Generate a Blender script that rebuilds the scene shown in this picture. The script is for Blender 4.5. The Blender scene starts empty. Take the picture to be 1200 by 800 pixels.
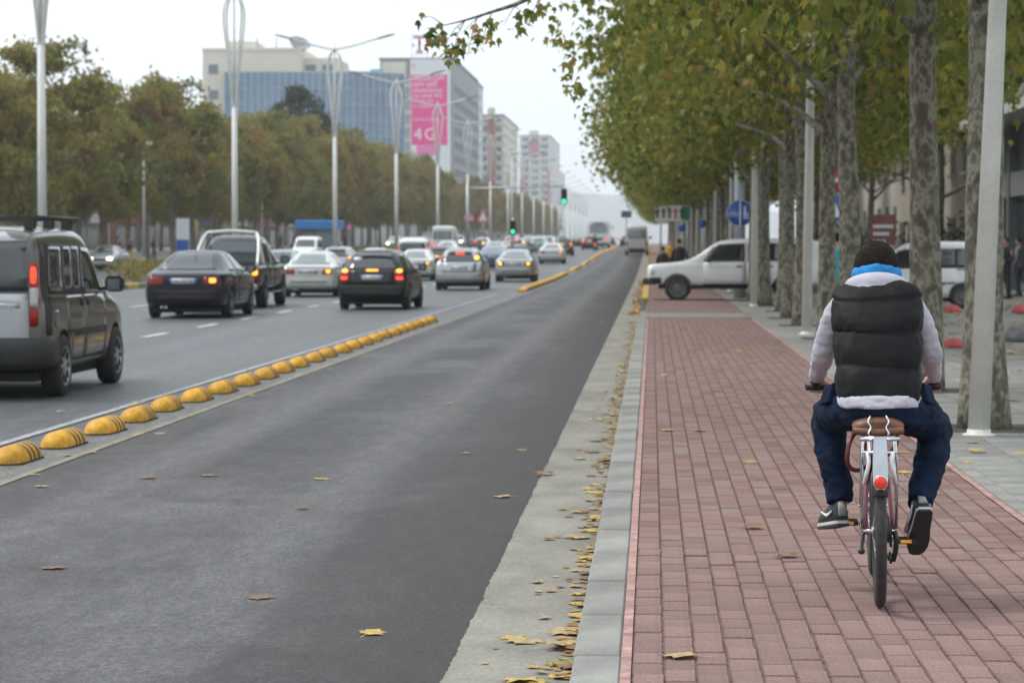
import bpy, bmesh, math, random
import numpy as np
from mathutils import Vector, Matrix, Euler
from mathutils.bvhtree import BVHTree
from mathutils import noise as mnoise
random.seed(7); np.random.seed(7)
R = math.radians
sc = bpy.context.scene
COL = sc.collection

# ------------------------------------------------------------------ camera
F = 2900.0; CX, CY = 600.0, 400.0; VPX, VPY = 764.0, 287.0
CAM_Z = 1.60
HAZE_DENSITY = 2.6e-4
theta = math.atan((CY - VPY) / F)
psi = math.atan((VPX - CX) / F * math.cos(theta))
cam_d = bpy.data.cameras.new('camera'); cam = bpy.data.objects.new('camera', cam_d); COL.objects.link(cam)
cam.location = (0, 0, CAM_Z)
cam.rotation_euler = (math.pi / 2 - theta, 0, psi)
cam_d.sensor_fit = 'HORIZONTAL'; cam_d.sensor_width = 36.0; cam_d.lens = F / 1200 * 36
cam_d.clip_start = 0.1; cam_d.clip_end = 12000
cam_d.dof.use_dof = True; cam_d.dof.focus_distance = 10.6; cam_d.dof.aperture_fstop = 5.6
sc.camera = cam
CROT = cam.rotation_euler.to_matrix()

# ------------------------------------------------------------------ sky, sun, exposure
SUN_EL, SUN_AZ = R(58), R(-75)          # azimuth measured from +Y towards +X: light comes from the left
world = bpy.data.worlds.new('World'); sc.world = world; world.use_nodes = True
wn = world.node_tree; wn.nodes.clear()
w_out = wn.nodes.new('ShaderNodeOutputWorld'); w_bg = wn.nodes.new('ShaderNodeBackground')
w_sky = wn.nodes.new('ShaderNodeTexSky'); w_sky.sky_type = 'NISHITA'; w_sky.sun_disc = False
w_sky.sun_elevation = SUN_EL; w_sky.sun_rotation = SUN_AZ; w_sky.dust_density = 4.0; w_sky.air_density = 1.0
w_hs = wn.nodes.new('ShaderNodeHueSaturation'); w_hs.inputs['Saturation'].default_value = 0.35
w_tc = wn.nodes.new('ShaderNodeTexCoord'); w_mp = wn.nodes.new('ShaderNodeMapping'); w_mp.inputs['Scale'].default_value = (1.2, 1.2, 4.0)
w_no = wn.nodes.new('ShaderNodeTexNoise'); w_no.inputs['Scale'].default_value = 2.2; w_no.inputs['Detail'].default_value = 5
w_rp = wn.nodes.new('ShaderNodeValToRGB')
w_rp.color_ramp.elements[0].position = 0.3; w_rp.color_ramp.elements[0].color = (7.3, 8.2, 8.9, 1)
w_rp.color_ramp.elements[1].position = 0.7; w_rp.color_ramp.elements[1].color = (8.6, 9.2, 9.6, 1)
w_mx = wn.nodes.new('ShaderNodeMixRGB'); w_mx.inputs['Fac'].default_value = 0.86     # the overcast layer hides most of the blue
L = wn.links.new
L(w_sky.outputs[0], w_hs.inputs['Color']); L(w_tc.outputs['Generated'], w_mp.inputs['Vector']); L(w_mp.outputs[0], w_no.inputs['Vector'])
L(w_no.outputs['Fac'], w_rp.inputs['Fac']); L(w_hs.outputs[0], w_mx.inputs['Color1']); L(w_rp.outputs[0], w_mx.inputs['Color2'])
L(w_mx.outputs[0], w_bg.inputs['Color']); L(w_bg.outputs[0], w_out.inputs['Surface'])
w_bg.inputs['Strength'].default_value = 0.1

sun_d = bpy.data.lights.new('sun', 'SUN'); sun_d.energy = 1.5; sun_d.angle = R(16); sun_d.color = (1.0, 0.96, 0.9)
sun = bpy.data.objects.new('sun', sun_d); COL.objects.link(sun)
sdir = Vector((math.sin(SUN_AZ) * math.cos(SUN_EL), math.cos(SUN_AZ) * math.cos(SUN_EL), math.sin(SUN_EL)))
sun.rotation_euler = (-sdir).to_track_quat('-Z', 'Y').to_euler()
vs = sc.view_settings; vs.view_transform = 'Standard'; vs.look = 'None'; vs.exposure = 0.64; vs.gamma = 1.0; vs.use_curve_mapping = False
sc.render.engine = 'CYCLES'
cy = sc.cycles; cy.use_denoising = True; cy.max_bounces = 6; cy.diffuse_bounces = 3; cy.glossy_bounces = 3; cy.transmission_bounces = 3
cy.transparent_max_bounces = 4; cy.volume_bounces = 1; cy.caustics_reflective = False; cy.caustics_refractive = False
cy.use_adaptive_sampling = True; cy.adaptive_threshold = 0.015

# ------------------------------------------------------------------ helpers
def ray(x, y):
    return CROT @ Vector(((x - CX) / F, (CY - y) / F, -1.0))
def G(x, y, z=0.0):
    d = ray(x, y); t = (z - CAM_Z) / d.z
    return Vector((d.x * t, d.y * t, z))
def D(x, y, dist):
    d = ray(x, y); t = dist / d.y
    return Vector((d.x * t, dist, CAM_Z + d.z * t))
def hz(d):      # the avenue climbs a little in the distance
    return float(np.interp(d, [0, 110, 150, 220, 300, 600, 2600, 9000], [0, 0, .2, .85, 1.3, 1.9, 2.5, 2.5]))
def tag(o, label=None, cat=None, group=None, kind=None):
    if label: o['label'] = label
    if cat: o['category'] = cat
    if group: o['group'] = group
    if kind: o['kind'] = kind
    return o
def link(name, data, parent=None, mat=None):
    o = bpy.data.objects.new(name, data); COL.objects.link(o)
    if parent is not None: o.parent = parent
    if mat is not None and data is not None:
        if len(data.materials) == 0: data.materials.append(mat)
        else: data.materials[0] = mat
    return o
def empty(name, loc=(0, 0, 0), rz=0.0, label=None, cat=None, group=None):
    o = bpy.data.objects.new(name, None); COL.objects.link(o); o.empty_display_size = 0.2
    o.location = loc; o.rotation_euler = (0, 0, rz)
    return tag(o, label, cat, group)
def kids(o): return [c for c in bpy.data.objects if c.parent == o]
def copy_tree(o, parent=None, kidmap=None):
    c = o.copy(); COL.objects.link(c); c.parent = parent
    for ch in (kidmap.get(o, []) if kidmap is not None else o.children): copy_tree(ch, c, kidmap)
    return c
ORD = ['first', 'second', 'third', 'fourth', 'fifth', 'sixth', 'seventh', 'eighth', 'ninth', 'tenth', 'eleventh', 'twelfth', 'thirteenth',
       'fourteenth', 'fifteenth', 'sixteenth', 'seventeenth', 'eighteenth', 'nineteenth', 'twentieth']
def ordn(i):
    if i < 20: return ORD[i]
    tens = {2: 'twenty', 3: 'thirty', 4: 'forty', 5: 'fifty', 6: 'sixty', 7: 'seventy', 8: 'eighty', 9: 'ninety'}
    n = i + 1; t, u = divmod(n, 10)
    return (tens[t] + '-' + ORD[u - 1]) if u else tens[t].replace('y', 'ieth')

class MB:
    def __init__(s): s.v = []; s.f = []; s.sm = []
    def add(s, vs_, fs_, smooth=False):
        b = len(s.v); s.v.extend([tuple(p) for p in vs_]); s.f.extend([tuple(i + b for i in f) for f in fs_]); s.sm.extend([smooth] * len(fs_)); return s
    def box(s, x0, x1, y0, y1, z0, z1, bev=0.0):
        if bev <= 0:
            v = [(x0, y0, z0), (x1, y0, z0), (x1, y1, z0), (x0, y1, z0), (x0, y0, z1), (x1, y0, z1), (x1, y1, z1), (x0, y1, z1)]
            return s.add(v, [(3, 2, 1, 0), (4, 5, 6, 7), (0, 1, 5, 4), (1, 2, 6, 5), (2, 3, 7, 6), (3, 0, 4, 7)])
        b = bev
        v = [(x0, y0, z0), (x1, y0, z0), (x1, y1, z0), (x0, y1, z0), (x0, y0, z1 - b), (x1, y0, z1 - b), (x1, y1, z1 - b), (x0, y1, z1 - b),
             (x0 + b, y0 + b, z1), (x1 - b, y0 + b, z1), (x1 - b, y1 - b, z1), (x0 + b, y1 - b, z1)]
        return s.add(v, [(3, 2, 1, 0), (0, 1, 5, 4), (1, 2, 6, 5), (2, 3, 7, 6), (3, 0, 4, 7), (4, 5, 9, 8), (5, 6, 10, 9), (6, 7, 11, 10), (7, 4, 8, 11), (8, 9, 10, 11)])
    def obox(s, c, ax, ay, az):
        c = Vector(c); ax = Vector(ax); ay = Vector(ay); az = Vector(az)
        v = [c + sx * ax + sy * ay + sz * az for sz in (-1, 1) for sy in (-1, 1) for sx in (-1, 1)]
        return s.add(v, [(0, 2, 3, 1), (4, 5, 7, 6), (0, 1, 5, 4), (1, 3, 7, 5), (3, 2, 6, 7), (2, 0, 4, 6)])
    def loft(s, rings, cap=True, smooth=True):
        n = len(rings[0]); vs_ = [p for r in rings for p in r]; fs_ = []
        for i in range(len(rings) - 1):
            for j in range(n):
                k = (j + 1) % n
                fs_.append((i * n + j, i * n + k, (i + 1) * n + k, (i + 1) * n + j))
        s.add(vs_, fs_, smooth)
        if cap:
            b = len(s.v) - len(vs_); m = (len(rings) - 1) * n
            s.f.append(tuple(b + j for j in reversed(range(n)))); s.f.append(tuple(b + m + j for j in range(n))); s.sm += [False, False]
        return s
    def tube(s, pts, rad, n=8, cap=True, up=None, flat=None, sub=0):
        pts = [Vector(p) for p in pts]
        if not hasattr(rad, '__len__'): rad = [rad] * len(pts)
        rad = [(r if hasattr(r, '__len__') else (r, r)) for r in rad]
        if sub: pts, rad = smooth_path(pts, rad, sub)
        rings = []; prev = None
        for i, p in enumerate(pts):
            t = (pts[min(i + 1, len(pts) - 1)] - pts[max(i - 1, 0)]).normalized()
            if prev is None:
                u = Vector(up) if up else (Vector((1, 0, 0)) if abs(t.x) < 0.9 else Vector((0, 1, 0)))
            else: u = prev
            u = (u - t * u.dot(t)).normalized(); w = t.cross(u); prev = u
            a, b = rad[i]
            rings.append([p + u * (a * math.cos(2 * math.pi * k / n)) + w * (b * math.sin(2 * math.pi * k / n)) for k in range(n)])
        return s.loft(rings, cap)
    def lathe(s, prof, n=24, c=(0, 0, 0), axis='z', cap=False):
        rings = []
        for r, h in prof:
            rg = []
            for k in range(n):
                a = 2 * math.pi * k / n
                if axis == 'z': rg.append((c[0] + r * math.cos(a), c[1] + r * math.sin(a), c[2] + h))
                elif axis == 'x': rg.append((c[0] + h, c[1] + r * math.cos(a), c[2] + r * math.sin(a)))
                else: rg.append((c[0] + r * math.sin(a), c[1] + h, c[2] + r * math.cos(a)))
            rings.append(rg)
        return s.loft(rings, cap)
    def ell(s, c, r, n=16, m=10):
        rings = []
        for i in range(m + 1):
            a = math.pi * (0.02 + 0.96 * i / m)
            rings.append([(c[0] + r[0] * math.sin(a) * math.cos(2 * math.pi * k / n), c[1] + r[1] * math.sin(a) * math.sin(2 * math.pi * k / n), c[2] - r[2] * math.cos(a)) for k in range(n)])
        return s.loft(rings, True)
    def quad(s, a, b, c, d): return s.add([a, b, c, d], [(0, 1, 2, 3)])
    def mesh(s, name):
        m = bpy.data.meshes.new(name); m.from_pydata(s.v, [], s.f)
        m.polygons.foreach_set('use_smooth', s.sm); m.update(); return m
    def build(s, name, mat, parent=None): return link(name, s.mesh(name), parent, mat)
def smooth_path(pts, rad, sub):
    n = len(pts); op, orr = [], []
    for i in range(n - 1):
        p0, p1, p2, p3 = pts[max(i - 1, 0)], pts[i], pts[i + 1], pts[min(i + 2, n - 1)]
        for k in range(sub):
            t = k / sub
            op.append(0.5 * ((2 * p1) + (p2 - p0) * t + (2 * p0 - 5 * p1 + 4 * p2 - p3) * t * t + (3 * p1 - p0 - 3 * p2 + p3) * t ** 3))
            e = t
            orr.append((rad[i][0] * (1 - e) + rad[i + 1][0] * e, rad[i][1] * (1 - e) + rad[i + 1][1] * e))
    op.append(pts[-1]); orr.append(rad[-1]); return op, orr
def np_mesh(name, V, Fc, attr=None, smooth=False):
    V = np.asarray(V, dtype=np.float32); Fc = np.asarray(Fc, dtype=np.int32); k = Fc.shape[1]
    m = bpy.data.meshes.new(name); m.vertices.add(len(V)); m.vertices.foreach_set('co', V.ravel())
    m.loops.add(Fc.size); m.loops.foreach_set('vertex_index', Fc.ravel())
    m.polygons.add(len(Fc)); m.polygons.foreach_set('loop_start', np.arange(0, Fc.size, k, dtype=np.int32))
    m.polygons.foreach_set('use_smooth', np.full(len(Fc), smooth, dtype=bool))
    m.update(calc_edges=True)
    if attr is not None:
        a = m.attributes.new('rnd', 'FLOAT', 'POINT'); a.data.foreach_set('value', np.asarray(attr, dtype=np.float32))
    return m
def bake(mesh, mods, name='baked'):
    o = bpy.data.objects.new('tmp_bake', mesh); COL.objects.link(o)
    for typ, props in mods:
        md = o.modifiers.new('m', typ)
        for k, v in props.items(): setattr(md, k, v)
    dg = bpy.context.evaluated_depsgraph_get(); dg.update()
    m = bpy.data.meshes.new_from_object(o.evaluated_get(dg)); m.name = name
    bpy.data.objects.remove(o)
    return m
def remeshed(mb, vox, name, smooth_it=4):
    m = bake(mb.mesh(name), [('REMESH', dict(mode='VOXEL', voxel_size=vox)), ('SMOOTH', dict(factor=0.5, iterations=smooth_it))], name)
    m.polygons.foreach_set('use_smooth', [True] * len(m.polygons)); return m
def text_mesh(txt, size, mat, parent, loc, rot, name='lettering', depth=0.004, align='CENTER', sx=1.0):
    cu = bpy.data.curves.new('txt', 'FONT'); cu.body = txt; cu.size = size; cu.align_x = align; cu.align_y = 'CENTER'; cu.extrude = depth; cu.resolution_u = 3
    o = bpy.data.objects.new('tmp_text', cu); COL.objects.link(o)
    dg = bpy.context.evaluated_depsgraph_get(); dg.update()
    m = bpy.data.meshes.new_from_object(o.evaluated_get(dg)); bpy.data.objects.remove(o)
    r = link(name, m, parent, mat); r.location = loc; r.rotation_euler = rot; r.scale = (sx, 1, 1); return r

# ------------------------------------------------------------------ materials
MATS = {}
def M(name, col, rough=0.6, metal=0.0, var=None, bump=None, emit=None, spec=0.5, coat=0.0, ior=1.5, stretch=None, obj_rand=0.0, var2=None, alpha=None):
    if name in MATS: return MATS[name]
    m = bpy.data.materials.new(name); m.use_nodes = True; nt = m.node_tree; N = nt.nodes; b = N['Principled BSDF']
    b.inputs['Roughness'].default_value = rough; b.inputs['Metallic'].default_value = metal
    b.inputs['Specular IOR Level'].default_value = spec; b.inputs['Coat Weight'].default_value = coat; b.inputs['IOR'].default_value = ior
    b.inputs['Coat Roughness'].default_value = 0.06
    b.inputs['Base Color'].default_value = (*col, 1)
    tc = N.new('ShaderNodeTexCoord'); mp = N.new('ShaderNodeMapping'); nt.links.new(tc.outputs['Object'], mp.inputs['Vector'])
    if stretch: mp.inputs['Scale'].default_value = stretch
    cur = None
    def noise(scale, detail=4):
        n = N.new('ShaderNodeTexNoise'); n.inputs['Scale'].default_value = scale; n.inputs['Detail'].default_value = detail
        nt.links.new(mp.outputs[0], n.inputs['Vector']); return n
    def modulate(cur, fac_socket, amt):
        mr = N.new('ShaderNodeMapRange'); mr.inputs[1].default_value = 0.3; mr.inputs[2].default_value = 0.7
        mr.inputs[3].default_value = 1 - amt; mr.inputs[4].default_value = 1 + amt
        nt.links.new(fac_socket, mr.inputs[0])
        mx = N.new('ShaderNodeMixRGB'); mx.blend_type = 'MULTIPLY'; mx.inputs['Fac'].default_value = 1
        if cur is None: mx.inputs['Color1'].default_value = (*col, 1)
        else: nt.links.new(cur, mx.inputs['Color1'])
        nt.links.new(mr.outputs[0], mx.inputs['Color2']); return mx.outputs[0]
    for vv in (var, var2):
        if vv: cur = modulate(cur, noise(vv[0]).outputs['Fac'], vv[1])
    if obj_rand:
        oi = N.new('ShaderNodeObjectInfo'); mr = N.new('ShaderNodeMapRange'); mr.inputs[3].default_value = 0.3; mr.inputs[4].default_value = 0.7
        nt.links.new(oi.outputs['Random'], mr.inputs[0]); cur = modulate(cur, mr.outputs[0], obj_rand)
    if cur is not None: nt.links.new(cur, b.inputs['Base Color'])
    if bump:
        bp = N.new('ShaderNodeBump'); bp.inputs['Strength'].default_value = bump[1]; bp.inputs['Distance'].default_value = bump[2] if len(bump) > 2 else 0.01
        nt.links.new(noise(bump[0], 6).outputs['Fac'], bp.inputs['Height']); nt.links.new(bp.outputs[0], b.inputs['Normal'])
    if emit:
        b.inputs['Emission Color'].default_value = (*emit[0], 1); b.inputs['Emission Strength'].default_value = emit[1]
    MATS[name] = m; return m
def ramp_mat(name, stops, fac='attr', scale=5.0, rough=0.7, transl=0.0, bump=None, detail=3, stretch=None, vor=False, scat=0.0):
    m = bpy.data.materials.new(name); m.use_nodes = True; nt = m.node_tree; N = nt.nodes; b = N['Principled BSDF']; out = N['Material Output']
    b.inputs['Roughness'].default_value = rough; b.inputs['Specular IOR Level'].default_value = 0.25
    rp = N.new('ShaderNodeValToRGB'); cr = rp.color_ramp
    while len(cr.elements) < len(stops): cr.elements.new(0.5)
    for e, (p, c) in zip(cr.elements, stops): e.position = p; e.color = (*c, 1)
    tc = N.new('ShaderNodeTexCoord'); mp = N.new('ShaderNodeMapping'); nt.links.new(tc.outputs['Object'], mp.inputs['Vector'])
    if stretch: mp.inputs['Scale'].default_value = stretch
    if fac == 'attr':
        at = N.new('ShaderNodeAttribute'); at.attribute_name = 'rnd'; src = at.outputs['Fac']
        if scat:
            oi = N.new('ShaderNodeObjectInfo'); ma = N.new('ShaderNodeMath'); ma.operation = 'MULTIPLY_ADD'; ma.inputs[1].default_value = scat
            nt.links.new(oi.outputs['Random'], ma.inputs[0]); nt.links.new(src, ma.inputs[2]); src = ma.outputs[0]
    elif fac == 'object':
        oi = N.new('ShaderNodeObjectInfo'); src = oi.outputs['Random']
    else:
        n = N.new('ShaderNodeTexVoronoi' if vor else 'ShaderNodeTexNoise'); n.inputs['Scale'].default_value = scale
        if not vor: n.inputs['Detail'].default_value = detail
        nt.links.new(mp.outputs[0], n.inputs['Vector']); src = n.outputs['Fac'] if not vor else n.outputs['Color']
    nt.links.new(src, rp.inputs['Fac']); nt.links.new(rp.outputs[0], b.inputs['Base Color'])
    if bump:
        bp = N.new('ShaderNodeBump'); bp.inputs['Strength'].default_value = bump[1]; bp.inputs['Distance'].default_value = 0.02
        n2 = N.new('ShaderNodeTexNoise'); n2.inputs['Scale'].default_value = bump[0]; n2.inputs['Detail'].default_value = 5
        nt.links.new(mp.outputs[0], n2.inputs['Vector']); nt.links.new(n2.outputs['Fac'], bp.inputs['Height']); nt.links.new(bp.outputs[0], b.inputs['Normal'])
    if transl:
        tr = N.new('ShaderNodeBsdfTranslucent'); ms = N.new('ShaderNodeMixShader'); ms.inputs[0].default_value = transl
        nt.links.new(rp.outputs[0], tr.inputs['Color']); nt.links.new(b.outputs[0], ms.inputs[1]); nt.links.new(tr.outputs[0], ms.inputs[2])
        nt.links.new(ms.outputs[0], out.inputs['Surface'])
    MATS[name] = m; return m

def road_mat(name, base, streak, patch, rough, band=None):
    """asphalt: fine aggregate, lengthwise wheel wear, broad repairs and oil stains"""
    m = bpy.data.materials.new(name); m.use_nodes = True; nt = m.node_tree; N = nt.nodes; b = N['Principled BSDF']
    b.inputs['Roughness'].default_value = rough; b.inputs['Specular IOR Level'].default_value = 0.32
    tc = N.new('ShaderNodeTexCoord')
    def ns(scale, stretch, detail=4):
        mp = N.new('ShaderNodeMapping'); mp.inputs['Scale'].default_value = stretch; nt.links.new(tc.outputs['Object'], mp.inputs['Vector'])
        n = N.new('ShaderNodeTexNoise'); n.inputs['Scale'].default_value = scale; n.inputs['Detail'].default_value = detail
        nt.links.new(mp.outputs[0], n.inputs['Vector']); return n.outputs['Fac']
    def mixc(fac, c1, c2, lo, hi):
        mr = N.new('ShaderNodeMapRange'); mr.inputs[1].default_value = lo; mr.inputs[2].default_value = hi; nt.links.new(fac, mr.inputs[0])
        mx = N.new('ShaderNodeMixRGB'); nt.links.new(mr.outputs[0], mx.inputs['Fac'])
        for c, i in ((c1, 'Color1'), (c2, 'Color2')):
            if isinstance(c, tuple): mx.inputs[i].default_value = (*c, 1)
            else: nt.links.new(c, mx.inputs[i])
        return mx.outputs[0]
    c = mixc(ns(1.1, (1, 0.04, 1), 5), base, streak, 0.38, 0.62)
    c = mixc(ns(0.55, (1, 0.45, 1), 8), c, patch, 0.48, 0.66)
    c = mixc(ns(0.8, (1, 1.6, 1), 7), c, streak, 0.56, 0.74)
    c = mixc(ns(9.0, (1, .6, 1), 6), c, patch, 0.52, 0.9)
    if band:      # band of newer, darker asphalt laid along the gutter, with a wavering edge; pale wheel tracks
        sx = N.new('ShaderNodeSeparateXYZ'); nt.links.new(tc.outputs['Object'], sx.inputs[0])
        ad = N.new('ShaderNodeMath'); ad.operation = 'MULTIPLY_ADD'; ad.inputs[1].default_value = 1.1; nt.links.new(ns(.7, (1, .25, 1), 5), ad.inputs[0]); nt.links.new(sx.outputs['X'], ad.inputs[2])
        c = mixc(ad.outputs[0], c, band, -1.25, -.55)
        for xt in (-2.05, -3.55):
            m1 = N.new('ShaderNodeMath'); m1.operation = 'ADD'; m1.inputs[1].default_value = -xt; nt.links.new(sx.outputs['X'], m1.inputs[0]); m2 = N.new('ShaderNodeMath'); m2.operation = 'ABSOLUTE'; nt.links.new(m1.outputs[0], m2.inputs[0])
            m3 = N.new('ShaderNodeMath'); m3.operation = 'MULTIPLY_ADD'; m3.inputs[1].default_value = -.5; nt.links.new(ns(1.3, (1, .12, 1), 4), m3.inputs[0]); nt.links.new(m2.outputs[0], m3.inputs[2]); m4 = N.new('ShaderNodeMath'); m4.operation = 'MULTIPLY'; m4.inputs[1].default_value = -1; nt.links.new(m3.outputs[0], m4.inputs[0])
            c = mixc(m4.outputs[0], c, patch, -.15, .2)
    sp = ns(95, (1, .55, 1), 3)
    mr = N.new('ShaderNodeMapRange'); mr.inputs[1].default_value = 0.3; mr.inputs[2].default_value = 0.75; mr.inputs[3].default_value = 0.45; mr.inputs[4].default_value = 1.75; nt.links.new(sp, mr.inputs[0])
    mx = N.new('ShaderNodeMixRGB'); mx.blend_type = 'MULTIPLY'; mx.inputs['Fac'].default_value = 1; nt.links.new(c, mx.inputs['Color1']); nt.links.new(mr.outputs[0], mx.inputs['Color2'])
    for sc2, st2, lo2, hi2 in ((28, (1, .5, 1), .78, 1.24), (6, (1.2, .35, 1), .82, 1.2)):
        m5 = N.new('ShaderNodeMapRange'); m5.inputs[1].default_value = 0.35; m5.inputs[2].default_value = 0.65; m5.inputs[3].default_value = lo2; m5.inputs[4].default_value = hi2; nt.links.new(ns(sc2, st2, 4), m5.inputs[0])
        mx2 = N.new('ShaderNodeMixRGB'); mx2.blend_type = 'MULTIPLY'; mx2.inputs['Fac'].default_value = 1; nt.links.new(mx.outputs[0], mx2.inputs['Color1']); nt.links.new(m5.outputs[0], mx2.inputs['Color2']); mx = mx2
    nt.links.new(mx.outputs[0], b.inputs['Base Color'])
    bp = N.new('ShaderNodeBump'); bp.inputs['Strength'].default_value = 0.5; bp.inputs['Distance'].default_value = 0.006
    nt.links.new(sp, bp.inputs['Height']); nt.links.new(bp.outputs[0], b.inputs['Normal'])
    MATS[name] = m; return m

# ================================================================== THE SETTING
PATH_Z = 0.10
def xl(d):      # lane divider line
    return float(np.interp(d, [0, 18, 51, 90, 3000], [-4.72, -4.68, -4.55, -4.42, -4.42]))
def xr(d):      # right edge of the brick path
    return 2.05
m_road = road_mat('asphalt_road', (0.058, 0.062, 0.067), (0.088, 0.093, 0.098), (0.068, 0.07, 0.073), 0.5)
m_bus = road_mat('asphalt_bus_lane', (0.043, 0.0395, 0.0405), (0.022, 0.019, 0.0196), (0.074, 0.070, 0.071), 0.6, band=(0.025, 0.0195, 0.0195))
m_strip = road_mat('asphalt_strip', (0.10, 0.098, 0.095), (0.12, 0.115, 0.11), (0.09, 0.085, 0.08), 0.6)
m_conc = M('gutter_concrete', (0.205, 0.196, 0.168), 0.9, var=(2.2, 0.24), var2=(55, 0.16), bump=(90, 0.5, 0.006), stretch=(1, 0.6, 1))
m_kerb = M('kerb_concrete', (0.215, 0.213, 0.196), 0.9, var=(2.5, 0.3), var2=(70, 0.13), bump=(80, 0.4, 0.005), obj_rand=0.12)
m_brick = M('red_paver', (0.212, 0.130, 0.115), 0.88, var=(1.6, 0.22), var2=(60, 0.3), bump=(110, 0.5, 0.005), obj_rand=0.13)
m_brick2 = M('red_paver_far', (0.205, 0.128, 0.114), 0.82, var=(7.5, 0.2), var2=(1.3, 0.14))
m_edge = M('paver_edge_dirt_and_shade', (0.15, 0.088, 0.077), 0.9, var=(30, .45))  # paver chamfers: joint dirt plus occlusion shade, both put into the colour
m_joint = M('joint_mortar', (0.125, 0.07, 0.062), 0.9, var=(25, 0.6))
m_pink = M('pink_mortar', (0.34, 0.20, 0.18), 0.9, var=(9, 0.4), bump=(60, 0.5, 0.006))
m_slab = M('grey_slab', (0.20, 0.20, 0.184), 0.9, var=(4, 0.18), var2=(50, 0.12), bump=(60, 0.35, 0.005), obj_rand=0.13)
m_walk = M('sidewalk_bed', (0.20, 0.19, 0.17), 0.9, var=(1.2, 0.25), var2=(14, 0.18))
m_ground = M('ground', (0.16, 0.155, 0.14), 0.95, var=(0.05, 0.3))
m_white = M('white_road_paint', (0.55, 0.56, 0.56), 0.7, var=(8, 0.35))
m_yline = M('worn_yellow_paint', (0.20, 0.185, 0.13), 0.8, var=(5, 0.3))

def strip(name, xa, xb, y0, y1, z, mat, step=6.0, kind='structure', parent=None, jag=None):
    st = step if step else 25.0
    ys = list(np.arange(y0, min(y1, 700), st)) + ([700, 1200] if y1 > 1200 else []) + [y1]
    ys = sorted(set([float(q) for q in ys] + [float(q) for q in (110, 150, 220, 300, 600) if y0 < q < y1]))
    mb = MB(); v = []
    for y in ys:
        a = xa(y) if callable(xa) else xa; b = xb(y) if callable(xb) else xb
        if jag: a += jag * (2.2 * mnoise.noise((y * 3.1, .3, z)) + 1.6 * mnoise.noise((y * 11, .7, z)) + random.gauss(0, .35))
        v += [(a, y, z + hz(y)), (b, y, z + hz(y))]
    mb.add(v, [(2 * i, 2 * i + 1, 2 * i + 3, 2 * i + 2) for i in range(len(ys) - 1)])
    o = mb.build(name, mat, parent)
    if parent is None and kind: o['kind'] = kind
    return o
YE = 2600
g = MB(); gy = [-60, 0, 110, 150, 220, 300, 600, 2600, 8200]
g.add([(x, y, -0.03 + hz(y)) for y in gy for x in (-4000, 4000)], [(2 * i, 2 * i + 1, 2 * i + 3, 2 * i + 2) for i in range(len(gy) - 1)])
g = g.build('ground', m_ground); g['kind'] = 'structure'
road = strip('main_road', -18.9, -0.2, 3, YE, 0.0, m_road, 0)
road['kind'] = 'structure'
bus_lane = strip('bus_lane', lambda d: xl(d) + 0.36, -0.6, 3, YE, 0.004, m_bus, 8)
dstrip = strip('divider_strip', lambda d: xl(d) - 0.30, lambda d: xl(d) + 0.30, 3, 60, 0.006, m_strip, 3)
strip('edge_line', lambda d: xl(d) - 0.58, lambda d: xl(d) - 0.49, 3, 80, 0.010, M('worn_white_edge', (.30, .305, .305), .75, var=(6, .35), var2=(40, .3)), 3, None, road)
strip('edge_line', lambda d: xl(d) + 0.31, lambda d: xl(d) + 0.38, 3, 62, 0.010, m_yline, 3, None, bus_lane)
strip('edge_line', lambda d: xl(d) - 0.25, lambda d: xl(d) - 0.1, 110, 900, 0.010, m_yline, 20, None, road)
for X0 in (-8.8, -13.4):
    k = 0
    base = MB().box(-0.06, 0.06, 0, 2.0, 0.0, 0.004).mesh('lane_dash')
    base.materials.append(m_white)
    for d in np.arange(21.9, 260, 5.15):
        o = link('lane_dash', base, road); o.location = (X0, d, 0.003 + hz(d))
strip('gutter', -0.76, -0.285, 3, 52, 0.009, m_conc, 0.03, jag=0.0045)
strip('gutter', lambda d: -0.76 - 0.0 * d, -0.285, 52.0, 700, 0.009, m_conc, 8)
# worn mark across the lane in front of the driveway
strip('driveway_apron', -0.6, -0.08, 51, 60, 0.014, m_conc, 2)

# kerb: stones of one metre
m_ky = M('yellow_kerb_paint', (0.42, 0.29, 0.06), 0.7, var=(3, 0.35), obj_rand=0.15)
kb = MB(); kb.box(-0.285, -0.108, 0.004, 0.992, -0.05, PATH_Z + 0.004, 0.012); kmesh = kb.mesh('kerb_stone'); kmesh.materials.append(m_kerb)
kerb = empty('kerb', (0, 8, 0)); kerb['kind'] = 'structure'
for i in range(42):
    o = link('kerb_stone', kmesh, kerb); o.location = (random.gauss(0, 0.002), i, random.gauss(0, 0.0015))
kb2 = MB()
for i in range(0, 240, 2):
    kb2.box(-0.285, -0.108, 70 + i, 71.98 + i, -0.05 + hz(71 + i), PATH_Z + 0.004 + hz(71 + i))
o = kb2.build('kerb_run', m_ky, kerb); o.location = (0, -8, 0); o['kind'] = 'stuff'

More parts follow.
